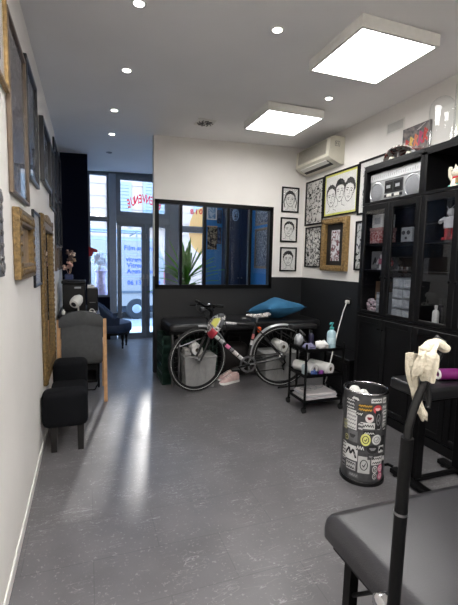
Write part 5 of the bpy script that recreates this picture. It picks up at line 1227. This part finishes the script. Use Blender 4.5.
# ================================================================== TROLLEY
tr = thing('trolley', 'black three-tier metal trolley on castors in front of the bicycle rear wheel', 'trolley', (2.07, 3.24, 0))
TX0, TX1, TY0, TY1 = 1.865, 2.285, 3.085, 3.405
for x in (TX0, TX1-0.018):
    for y in (TY0, TY1-0.018):
        MB().box((x, y, 0.055), (x+0.018, y+0.018, 0.655), 0.003, 1).build('post', M_blackmetal, tr)
        c = MB(); c.box((x-0.004, y-0.004, 0.045), (x+0.022, y+0.022, 0.062), 0.003, 1); cs = c.build('castor', M_blackmetal, tr)
        MB().cyl((x-0.004, y+0.02, 0.026), (x+0.022, y+0.02, 0.026), 0.0255, n=18).build('castor_wheel', M_tyre, cs, 40)
SHZ = (0.105, 0.345, 0.585)
for z in SHZ:
    f = MB(); f.box((TX0+0.002, TY0+0.002, z-0.006), (TX1-0.002, TY1-0.002, z))
    for a_, b_ in (((TX0+0.018, TY0, z-0.006), (TX1-0.018, TY0+0.006, z+0.022)), ((TX0+0.018, TY1-0.006, z-0.006), (TX1-0.018, TY1, z+0.022)), ((TX0, TY0+0.018, z-0.006), (TX0+0.006, TY1-0.018, z+0.022)), ((TX1-0.006, TY0+0.018, z-0.006), (TX1, TY1-0.018, z+0.022))): f.box(a_, b_)
    f.build('tray', M_blackmetal, tr)
# top tier
T2 = SHZ[2]+0.001
pb = thing('pump_bottle', 'pale blue soap bottle with a teal pump on the top of the trolley', 'bottle', (2.185, 3.17, T2))
MB().lathe([(0.002, 0.0), (0.040, 0.0), (0.043, 0.008), (0.043, 0.145), (0.036, 0.165), (0.018, 0.178), (0.018, 0.186)], (2.185, 3.17, T2), n=22).build('body', mat('pale_blue_plastic', (172, 204, 214), 0.3, coat=0.3), pb, 50)
m = MB(); m.lathe([(0.021, 0.186), (0.021, 0.205), (0.008, 0.21), (0.008, 0.235), (0.017, 0.237), (0.017, 0.25), (0.002, 0.252)], (2.185, 3.17, T2), n=16); m.tube([(2.185, 3.17, T2+0.245), (2.155, 3.15, T2+0.247), (2.145, 3.143, T2+0.236)], 0.006, 8); m.build('pump', mat('teal_pump', (70, 168, 168), 0.35), pb, 50)
lb_ = MB(); rings = []
for z in (0.05, 0.11): rings.append([lb_._v((2.185+0.0436*math.cos(a_), 3.17+0.0436*math.sin(a_), T2+z)) for a_ in [R(180+12*k) for k in range(11)]])
for k in range(10): lb_.bm.faces.new((rings[0][k], rings[0][k+1], rings[1][k+1], rings[1][k]))
lb_.build('label', mat('bottle_label', (196, 220, 228), 0.5), pb, 50)
def crumple(name, label, cat, c, r, m_, part, seed, group=None, n=18, k_=10, amp=0.22):
    t = thing(name, label, cat, (c[0], c[1], c[2]-r[2]), group); rnd = random.Random(seed); m = MB(); rings = []
    ph = [rnd.uniform(0, 6) for _ in range(6)]
    for i in range(1, k_):
        t_ = PI*i/k_; rg = []
        for j in range(n):
            a_ = 2*PI*j/n; q = 1+amp*(0.5*math.sin(3*a_+ph[0]+2*t_)+0.35*math.sin(5*a_+ph[1]-4*t_)+0.3*math.sin(7*t_+ph[2]+a_))+rnd.uniform(-0.06, 0.06)
            rg.append(m._v((c[0]+r[0]*q*math.sin(t_)*math.cos(a_), c[1]+r[1]*q*math.sin(t_)*math.sin(a_), max(c[2]-r[2], c[2]-r[2]*q*math.cos(t_)))))
        rings.append(rg)
    m.skin(rings); m.build(part, m_, t, 45); return t
crumple('paper_towel', 'crumpled white paper towel on the top of the trolley beside the pump bottle', 'towel', (2.075, 3.16, T2+0.042), (0.062, 0.055, 0.042), M_paper, 'sheet', 3)
crumple('nitrile_glove', 'crumpled violet-grey glove on the top of the trolley, left of the paper towel', 'glove', (1.945, 3.17, T2+0.03), (0.058, 0.06, 0.030), mat('violet_grey', (112, 110, 140), 0.5), 'glove_body', 8)
crumple('plastic_bag', 'crumpled silvery plastic bag on the left rear corner of the trolley top', 'bag', (1.925, 3.335, T2+0.06), (0.045, 0.05, 0.060), mat('silvery_film', (170, 172, 176), 0.25, 0.3), 'bag_body', 15)
bottle('ink_bottle', 'small dark bottle at the back of the trolley top', 'bottle', 2.07, 3.34, T2, 0.026, 0.15, mat('deep_violet', (46, 44, 70), 0.3), M_blackplastic)
# middle tier
T1 = SHZ[1]+0.001
roll('kitchen_roll', 'nearer of the two white paper rolls lying on the middle tier of the trolley', (2.155, 3.11, T1+0.055), (2.07, 3.33, T1+0.055), 0.054, group='paper rolls on the trolley')
roll('kitchen_roll', 'white paper roll behind and left of the nearer one on the trolley', (2.008, 3.160, T1+0.051), (1.925, 3.375, T1+0.051), 0.050, group='paper rolls on the trolley')
bottle('clear_bottle', 'small pale bottle standing at the left of the trolley middle tier', 'bottle', 1.905, 3.17, T1, 0.028, 0.13, mat('milky_bottle', (170, 186, 190), 0.3), M_whitep)
crumple('glove_heap', 'blue glove heap at the front of the trolley middle tier', 'glove', (1.975, 3.118, T1+0.026), (0.036, 0.020, 0.026), mat('glove_blue', (54, 78, 136), 0.5), 'glove_body', 22)
crumple('purple_wrap', 'small purple wrap beside the blue glove heap on the trolley', 'wrap', (2.055, 3.120, T1+0.024), (0.028, 0.020, 0.024), mat('wrap_purple', (112, 50, 124), 0.45), 'wrap_body', 26)
# bottom tier
T0 = SHZ[0]+0.001
for i, (w_, c) in enumerate(((0.0, (196, 192, 192)), (0.012, (206, 200, 202)), (0.006, (182, 180, 184)), (0.018, (214, 208, 208)))):
    nm = ['lowest', 'second lowest', 'second from top', 'topmost'][i]
    t = MB().box((1.90+w_, 3.11+w_*0.6, T0+0.016*i), (2.245-w_*0.7, 3.37-w_, T0+0.015+0.016*i), 0.003, 1).build('paper_pad', mat('pad_%d' % i, c, 0.8))
    tag(t, '%s pale paper pad in the pile on the bottom tier of the trolley' % nm, 'paper', 'paper pads on the trolley')
t = thing('cable_coil', 'loose grey cable coil on the paper pads at the bottom of the trolley', 'cable', (2.03, 3.24, T0+0.066))
MB().tube([(1.96+0.07*math.cos(k*0.5)+0.01*k*0.5, 3.24+0.06*math.sin(k*0.5), T0+0.070+0.0012*k) for k in range(26)], 0.004, 6).build('cable', mat('cable_grey', (150, 150, 152), 0.5), t, 60)
# arm rest stand behind the trolley
ar = thing('armrest_stand', 'black padded tattoo armrest on a thin pole behind the trolley', 'armrest', (2.19, 3.72, 0))
Ma = Matrix.Translation((2.19, 3.72, 0.69)) @ Matrix.Rotation(R(-8), 4, 'Z')
m = MB(Ma); pad(m, -0.16, 0.16, -0.06, 0.06, 0.0, 0.045, 0.02, 0.05); m.build('pad', M_leather, ar, 50)
MB().cyl((2.14, 3.72, 0.02), (2.14, 3.72, 0.69), 0.014, n=12).build('pole', M_blackmetal, ar, 40)
for a_ in (30, 150, 270):
    MB().tube([(2.14, 3.72, 0.05), (2.14+0.2*math.cos(R(a_)), 3.72+0.2*math.sin(R(a_)), 0.012)], 0.011, 8).build('foot', M_blackmetal, ar, 40)
# low black cabinet against the wall, plug and cord
st = thing('low_stand', 'low black stand against the right wall behind the trolley', 'stand', (2.62, 3.45, 0))
MB().box((2.46, 3.24, 0.40), (2.765, 3.70, 0.43), 0.004, 1).build('top', M_cab, st); MB().box((2.48, 3.26, 0.06), (2.76, 3.68, 0.399)).build('carcass', M_cab, st)
for y in (3.27, 3.64):
    for x in (2.49, 2.73): MB().box((x, y, 0), (x+0.025, y+0.025, 0.06)).build('leg', M_cab, st)
MB().box((2.472, 3.28, 0.09), (2.48, 3.66, 0.38), 0.002, 1).build('door', M_cab, st)
pg = thing('power_cord', 'white power cord with a plug rising from the trolley to the right wall', 'cord', (2.5, 3.6, 0.3))
m = MB(); m.box((XR-0.045, 3.70, 0.945), (XR-0.001, 3.745, 0.985), 0.008); m.build('plug', M_whitep, pg)
MB().box((XR-0.012, 3.68, 0.93), (XR-0.0005, 3.765, 1.01), 0.004, 1).build('socket', M_blackplastic, pg)
cp_ = [onp for onp in ((XR-0.04, 3.72, 0.95), (2.69, 3.70, 0.86), (2.62, 3.66, 0.72), (2.54, 3.60, 0.58), (2.46, 3.53, 0.46), (2.38, 3.46, 0.33), (2.32, 3.42, 0.20), (2.27, 3.43, 0.08), (2.20, 3.47, 0.02), (2.05, 3.48, 0.010))]
MB().tube(cp_, 0.0065, 8).build('cable', M_whitep, pg, 60)
# ================================================================== WASTE BIN WITH STICKERS
BC = V(1.690, 2.040, 0); BR, BH = 0.135, 0.602
bi = thing('waste_bin', 'round grey metal waste bin covered in stickers in front of the black cabinets', 'bin', BC)
M_binm = mat('bin_metal', (92, 92, 94), 0.4, 0.6, var=0.12, vscale=25)
m = MB(); m.lathe([(0.01, 0.004), (BR-0.003, 0.004), (BR-0.002, 0.03), (BR, 0.04), (BR+0.002, BH-0.01), (BR-0.003, BH-0.01), (BR-0.005, 0.05), (0.01, 0.045)], BC, n=48); m.build('body', M_binm, bi, 40)
MB().torus(BC+V(0, 0, BH-0.004), (0, 0, 1), BR+0.001, 0.006, 48, 8).build('rim', M_chrome, bi, 60)
MB().lathe([(BR-0.01, 0.0), (BR+0.005, 0.0), (BR+0.006, 0.022), (BR+0.001, 0.026), (BR-0.01, 0.02)], BC, n=48, cap=False).build('base_ring', M_blackplastic, bi, 40)
m = MB(); rings = []; rnd = random.Random(31)
for z, r_ in ((BH-0.004, BR-0.012), (BH-0.06, BR-0.02), (BH-0.16, BR-0.035), (BH-0.22, 0.03)):
    rings.append([m._v(BC+V((r_+rnd.uniform(-0.006, 0.004))*math.cos(2*PI*k/28), (r_+rnd.uniform(-0.006, 0.004))*math.sin(2*PI*k/28), z+rnd.uniform(-0.006, 0.0))) for k in range(28)])
m.skin(rings, False, True); m.build('liner', mat('bin_liner', (40, 40, 42), 0.25), bi, 30)
m = MB(); rnd = random.Random(33)
crp = [BC+V(-0.07+0.018*k+rnd.uniform(-0.01, 0.01), -0.03+rnd.uniform(-0.04, 0.05), BH-0.06-0.006*k+rnd.uniform(-0.01, 0.02)) for k in range(6)]
for p in crp[:3]: m.ball(p+V(-0.02, 0.02, 0.03), (0.034, 0.03, 0.036), 9, 6)
m.build('tissue', M_paper, bi, 45)
# stickers: patches that follow the curve; angle 0 faces the camera, a in metres along the wall, z height of centre
AZ0 = math.atan2(-BC.y, -BC.x)
def bin_pt(a, z, o=0.0015):
    an = AZ0+a/BR
    return BC+V((BR+0.0015+o)*math.cos(an), (BR+0.0015+o)*math.sin(an), z)
def bin_patch(outline, o, m):
    """filled shape on the drum from a fan of short strips"""
    cx = sum(p[0] for p in outline)/len(outline); cz = sum(p[1] for p in outline)/len(outline); k = len(outline)
    rings = [[m._v(bin_pt(cx+(p[0]-cx)*f, cz+(p[1]-cz)*f, o)) for p in outline] for f in (0.02, 0.35, 0.7, 1.0)]
    m.skin(rings, True, False)
def rect(a, z, w_, h_, sub=5):
    o = []
    for i in range(sub): o.append((a-w_/2+w_*i/sub, z-h_/2))
    for i in range(sub): o.append((a+w_/2, z-h_/2+h_*i/sub))
    for i in range(sub): o.append((a+w_/2-w_*i/sub, z+h_/2))
    for i in range(sub): o.append((a-w_/2, z+h_/2-h_*i/sub))
    return o
def oval(a, z, w_, h_, n=20): return [(a+w_/2*math.cos(2*PI*i/n), z+h_/2*math.sin(2*PI*i/n)) for i in range(n)]
def bin_line(m, pts, wd, o):
    pts = [Vector(p) for p in pts]
    for p, q in zip(pts[:-1], pts[1:]):
        d = (q-p)
        if d.length < 1e-6: continue
        nn = Vector((-d.y, d.x)).normalized()*wd/2
        vs = [m._v(bin_pt(x.x, x.y, o)) for x in (p-nn, q-nn, q+nn, p+nn)]
        m.bm.faces.new(vs)
C_W, C_K, C_G = (206, 206, 204), (26, 26, 28), (130, 130, 132)
CNT = [0]
def sticker(shape, a, z, w_, h_, c, ink=None, marks='scribble', label=None, seed=0):
    CNT[0] += 1; rnd = random.Random(seed or CNT[0]*7)
    m = MB(); bin_patch(rect(a, z, w_, h_) if shape == 'rect' else oval(a, z, w_, h_), 0.0006*(1+CNT[0] % 3), m)
    o = m.build('sticker', mat('sticker_%d_%d_%d' % c, c, 0.5, var=0.06, vscale=40), bi, 60, label=label)
    if ink:
        m = MB(); oo = 0.0006*(1+CNT[0] % 3)+0.0006
        if marks == 'scribble':
            rows = max(1, int(h_/0.022))
            for r_ in range(rows):
                zc = z-h_/2+h_*(r_+0.5)/rows; n_ = max(5, int(w_/0.008)); am = h_/rows*0.30
                bin_line(m, [(a-w_*0.42+w_*0.84*k/n_, zc+am*(1 if k % 2 else -1)*rnd.uniform(0.5, 1)) for k in range(n_+1)], 0.0045, oo)
        elif marks == 'ring':
            bin_line(m, [(a+w_*0.30*math.cos(2*PI*k/18), z+h_*0.30*math.sin(2*PI*k/18)) for k in range(19)], 0.005, oo)
            bin_line(m, [(a-w_*0.12, z), (a, z-h_*0.12), (a+w_*0.14, z+h_*0.12)], 0.005, oo)
        elif marks == 'blob':
            bin_patch([(a+w_*0.34*(0.75+0.25*math.sin(3*t_+seed))*math.cos(t_), z+h_*0.30*(0.75+0.25*math.cos(2*t_+seed))*math.sin(t_)) for t_ in [2*PI*k/20 for k in range(20)]], oo, m)
        elif marks == 'zigzag':
            bin_line(m, [(a-w_*0.4, z-h_*0.2), (a-w_*0.1, z+h_*0.32), (a, z-h_*0.1), (a+w_*0.2, z+h_*0.25), (a+w_*0.4, z-h_*0.3)], 0.012, oo)
        m.build('sticker_marks', mat('marks_%d_%d_%d' % ink, ink, 0.6), o)
# px offsets in the photograph divided by the drum scale give metres (about 5.9 mm per pixel)
for a_ in (
    ('rect', -0.095, 0.520, 0.070, 0.070, (70, 70, 72), C_W, 'scribble'), ('oval', 0.002, 0.512, 0.090, 0.050, (70, 62, 40), (196, 150, 50), 'scribble'),
    ('oval', 0.078, 0.505, 0.056, 0.056, (196, 72, 76), (230, 190, 190), 'blob'), ('rect', 0.070, 0.560, 0.070, 0.028, C_W, C_K, 'scribble'), ('rect', 0.128, 0.560, 0.030, 0.036, C_W, C_G, 'scribble'),
    ('rect', -0.082, 0.420, 0.078, 0.125, C_W, C_G, 'scribble'), ('rect', 0.132, 0.500, 0.044, 0.060, C_G, C_W, 'scribble'), ('oval', 0.030, 0.447, 0.050, 0.056, (216, 206, 204), (130, 40, 52), 'blob'),
    ('rect', 0.022, 0.398, 0.086, 0.040, C_W, C_K, 'scribble'), ('rect', 0.086, 0.440, 0.040, 0.120, C_K, C_G, 'ring'), ('rect', 0.138, 0.440, 0.036, 0.110, C_W, C_K, 'scribble'),
    ('oval', 0.094, 0.388, 0.030, 0.030, C_W, C_K, 'ring'), ('rect', -0.030, 0.470, 0.040, 0.030, (60, 60, 60), C_W, 'scribble'), ('rect', -0.128, 0.375, 0.036, 0.060, (156, 156, 120), C_G, 'scribble'),
    ('rect', -0.068, 0.315, 0.068, 0.075, (104, 104, 106), (60, 60, 62), 'blob'), ('oval', 0.014, 0.308, 0.060, 0.080, (206, 206, 120), (58, 58, 56), 'ring'), ('oval', 0.082, 0.310, 0.062, 0.066, C_W, C_G, 'ring'),
    ('oval', 0.060, 0.248, 0.072, 0.056, (40, 40, 42), C_G, 'blob'), ('rect', 0.132, 0.285, 0.036, 0.090, (34, 34, 36), None, 'blob'), ('rect', 0.122, 0.245, 0.044, 0.046, C_W, C_K, 'zigzag'),
    ('rect', -0.076, 0.205, 0.094, 0.096, C_W, C_K, 'zigzag'), ('rect', -0.128, 0.205, 0.034, 0.110, C_W, C_K, 'scribble'), ('rect', 0.094, 0.172, 0.076, 0.054, C_W, C_K, 'scribble'),
    ('rect', 0.012, 0.142, 0.072, 0.110, (178, 178, 176), C_K, 'ring'), ('rect', -0.070, 0.120, 0.066, 0.056, (170, 170, 170), C_K, 'scribble'),
    ('oval', 0.082, 0.115, 0.036, 0.050, C_W, C_K, 'ring'), ('oval', 0.124, 0.115, 0.040, 0.056, (206, 86, 126), C_W, 'ring'), ('oval', 0.082, 0.070, 0.030, 0.040, C_W, C_K, 'ring'), ('oval', 0.124, 0.066, 0.040, 0.050, (196, 76, 116), C_W, 'ring'),
    ('rect', -0.130, 0.120, 0.030, 0.050, C_G, C_K, 'scribble'), ('rect', -0.060, 0.560, 0.050, 0.030, (58, 58, 60), C_W, 'zigzag'), ('rect', 0.140, 0.385, 0.030, 0.050, C_K, C_W, 'scribble'),
    ('rect', -0.015, 0.250, 0.050, 0.040, (70, 70, 72), C_W, 'scribble'), ('oval', -0.110, 0.295, 0.030, 0.040, (180, 176, 120), C_K, 'ring'), ('rect', 0.050, 0.200, 0.040, 0.040, (60, 60, 62), C_G, 'blob'),
    ('rect', 0.034, 0.352, 0.070, 0.026, C_K, C_W, 'scribble'), ('rect', -0.020, 0.388, 0.030, 0.050, (84, 84, 86), C_W, 'scribble'), ('rect', 0.150, 0.175, 0.030, 0.060, C_K, C_W, 'zigzag'), ('rect', -0.050, 0.062, 0.060, 0.030, (96, 96, 98), C_G, 'scribble')):
    sticker(*a_)
# ================================================================== TATTOO TABLE ON THE RIGHT
tt = thing('tattoo_table', 'narrow black padded table on a single post in front of the cabinets', 'table', (2.09, 1.80, 0))
pad(MB(), 1.775, 2.40, 1.645, 1.945, 0.635, 0.70, 0.022, 0.04).build('padded_top', M_leather, tt, 50)
MB().box((1.83, 1.70, 0.605), (2.35, 1.89, 0.634)).build('under_plate', M_blackmetal, tt)
MB().box((1.925, 1.825, 0.045), (1.985, 1.885, 0.604), 0.004, 1).build('post', M_blackmetal, tt)
MB().box((1.885, 1.70, 0.012), (1.945, 2.00, 0.044), 0.004, 1).build('foot', M_blackmetal, tt)
MB().box((1.94, 1.84, 0.016), (2.36, 1.87, 0.042), 0.003, 1).build('foot_bar', M_blackmetal, tt)
MB().box((2.30, 1.70, 0.012), (2.36, 2.00, 0.044), 0.004, 1).build('foot', M_blackmetal, tt); MB().box((2.30, 1.825, 0.045), (2.35, 1.885, 0.604), 0.004, 1).build('post', M_blackmetal, tt)
for x in (1.90, 2.315):
    for y in (1.715, 1.965): MB().cyl((x, y, 0), (x, y, 0.0115), 0.012, n=12).build('foot_pad', M_tyre, tt, 40)
MB().tube([(1.915, 2.0, 0.045), (1.90, 2.03, 0.05), (1.905, 2.06, 0.03)], 0.010, 8).build('foot_lever', M_blackmetal, tt, 50)
roll('purple_roll', 'purple roll with a white core lying on the narrow black table', (2.01, 1.785, 0.7365), (2.36, 1.70, 0.7365), 0.0345, mat('purple_film', (104, 26, 92), 0.35), group=None, core=M_whitep)
# ================================================================== FOREGROUND TREATMENT BED AND ARM HOLDER
bd = thing('treatment_bed', 'large black padded treatment bed in the right foreground', 'bed', (1.30, 0.40, 0))
BX, BY = 0.652, 0.958
pad(MB(), BX, BX+1.35, -0.85, BY, 0.580, 0.657, 0.042, 0.035, 8).build('padded_top', M_bed, bd, 50)
f = MB(); f.box((BX+0.03, -0.82, 0.545), (BX+1.32, BY-0.03, 0.5745)); f.build('under_board', M_blackplastic, bd)
def leg(x, y, dx, dy, nm='leg'):
    m = MB(); d = V(dx, dy, 0)
    m.tube([(x, y, 0.545), (x+dx, y+dy, 0.0)], 0.021, 4); m.build(nm, M_blackmetal, bd)
leg(BX+0.07, BY-0.07, -0.005, 0.0); leg(BX+1.28, BY-0.07, 0.03, 0.03); leg(BX+0.07, -0.77, -0.01, -0.03); leg(BX+1.28, -0.77, 0.03, -0.03)
MB().cyl((BX+0.068, BY-0.085, 0.43), (BX+0.068, BY-0.20, 0.545), 0.006, n=10).build('brace', M_blackmetal, bd, 40)
kn = MB(); kn.lathe([(0.004, -0.03), (0.012, -0.028), (0.013, -0.012), (0.022, -0.010), (0.024, 0.0), (0.023, 0.012), (0.016, 0.018), (0.003, 0.02)], (BX-0.022, 0.660, 0.622), (-1, 0, 0), 20); kn.build('clamp_knob', M_chrome, bd, 40)
MB().cyl((BX+0.002, 0.660, 0.622), (BX-0.01, 0.660, 0.622), 0.012, n=14).build('clamp_bolt', M_steel, bd, 40)
# arm holder: straight lower tube, slimmer curved neck, hook at the top
PX, PYY = 0.598, 0.600
ah = thing('flexible_arm_holder', 'black tube stand with a curved neck clamped to the side of the treatment bed', 'stand', (PX, PYY, 0))
MB().cyl((PX-0.004, PYY, 0.02), (PX+0.003, PYY-0.002, 0.90), 0.0132, n=18).build('lower_tube', M_blackmetal, ah, 40)
MB().cyl((PX+0.0022, PYY-0.002, 0.888), (PX+0.0023, PYY-0.002, 0.893), 0.0142, n=18).build('collar', M_steel, ah, 40)
MB().cyl((PX+0.003, PYY-0.002, 0.893), (PX+0.006, PYY-0.002, 1.052), 0.0126, n=18).build('upper_tube', M_blackmetal, ah, 40)
MB().lathe([(0.01, 0), (0.15, 0.0), (0.15, 0.008), (0.02, 0.02), (0.01, 0.02)], (PX-0.004, PYY, 0), n=28).build('foot_plate', M_blackmetal, ah, 40)
MB().box((PX-0.016, PYY-0.02, 0.53), (BX+0.03, PYY+0.02, 0.548), 0.003, 1).build('clamp', M_blackmetal, ah)
neck = [(PX+0.006, PYY-0.002, 1.045), (PX+0.010, PYY, 1.075), (PX+0.018, PYY, 1.106), (PX+0.031, PYY, 1.138), (PX+0.047, PYY, 1.172), (PX+0.062, PYY, 1.198), (PX+0.074, PYY, 1.217), (PX+0.082, PYY, 1.234), (PX+0.080, PYY, 1.246)]
MB().tube(neck, 0.0082, 12).build('curved_neck', M_blackplastic, ah, 60)
m = MB(); m.tube([(PX+0.080, PYY, 1.245), (PX+0.068, PYY, 1.254), (PX+0.055, PYY+0.004, 1.240), (PX+0.052, PYY+0.006, 1.205), (PX+0.060, PYY+0.008, 1.15), (PX+0.067, PYY+0.008, 1.115), (PX+0.062, PYY+0.006, 1.105)], 0.0055, 10); m.build('hanging_strap', M_blackplastic, ah, 60)
# cream cloth wrapped over the hook of the arm holder, with a long tail
cl = thing('cloth_wrap', 'cream crumpled cloth strip draped over the top of the curved black stand', 'cloth', (PX+0.04, PYY, 1.08))
M_cloth = mat('cream_gauze', (188, 180, 162), 0.85, var=0.06, vscale=60, bump=0.5, bscale=140)
def drape(path, ws, th, name, seed, nx=10, fold=0.004):
    """strip following path points (x, y, z); width mostly across the picture, with lengthwise folds"""
    rnd = random.Random(seed); m = MB(); rows_f, rows_b = [], []
    P_ = [V(*p) for p in path]; fine = []
    for i in range(len(P_)-1):
        a, b, c, d = P_[max(0, i-1)], P_[i], P_[i+1], P_[min(len(P_)-1, i+2)]
        for k in range(5):
            t = k/5; fine.append((0.5*((2*b)+(c-a)*t+(2*a-5*b+4*c-d)*t*t+(3*b-a-3*c+d)*t**3), ws[i]+(ws[i+1]-ws[i])*t))
    fine.append((P_[-1], ws[-1]))
    u = V(0.93, -0.36, 0); n_ = V(-0.36, -0.93, 0)
    for i, (p, w_) in enumerate(fine):
        rf, rb2 = [], []
        for k in range(nx+1):
            s_ = k/nx*2-1; wav = fold*math.sin(5*s_+0.35*i+seed)+0.5*fold*math.sin(11*s_-0.5*i)
            q = p+u*(w_*s_/2)+n_*(wav+0.012*(1-s_*s_)*min(1, w_/0.04))+V(0, 0, 0.003*math.sin(3.3*s_+i*0.7+seed))
            rf.append(m._v(q+n_*th/2)); rb2.append(m._v(q-n_*th/2))
        rows_f.append(rf); rows_b.append(rb2)
    m.skin([a+list(reversed(b)) for a, b in zip(rows_f, rows_b)])
    return m.build(name, M_cloth, cl, 60)
drape([(PX+0.020, PYY-0.004, 1.180), (PX+0.022, PYY-0.010, 1.20), (PX+0.028, PYY-0.014, 1.225), (PX+0.045, PYY-0.010, 1.243), (PX+0.066, PYY-0.004, 1.243), (PX+0.083, PYY, 1.236)], [0.026, 0.028, 0.034, 0.034, 0.024, 0.018], 0.004, 'wrapped_fold', 2)
drape([(PX+0.034, PYY-0.006, 1.236), (PX+0.030, PYY-0.016, 1.225), (PX+0.031, PYY-0.016, 1.200), (PX+0.036, PYY-0.013, 1.17)], [0.030, 0.042, 0.038, 0.022], 0.004, 'wrapped_fold', 5)
drape([(PX+0.020, PYY+0.012, 1.222), (PX+0.022, PYY+0.014, 1.19), (PX+0.029, PYY+0.014, 1.155), (PX+0.040, PYY+0.012, 1.12), (PX+0.052, PYY+0.010, 1.092), (PX+0.060, PYY+0.010, 1.078)], [0.030, 0.026, 0.022, 0.020, 0.020, 0.012], 0.003, 'hanging_tail', 9, fold=0.002)
m = MB(); rnd = random.Random(41)
for k in range(9):
    q = k/8; p = V(PX+0.026+0.056*q, PYY-0.012+0.006*q, 1.236+0.010*math.sin(PI*q)-0.004*q); m.ball(p, (0.011+rnd.uniform(0, 0.003), 0.010, 0.009+rnd.uniform(0, 0.003)), 9, 7)
m.build('knotted_fold', M_cloth, cl, 60)
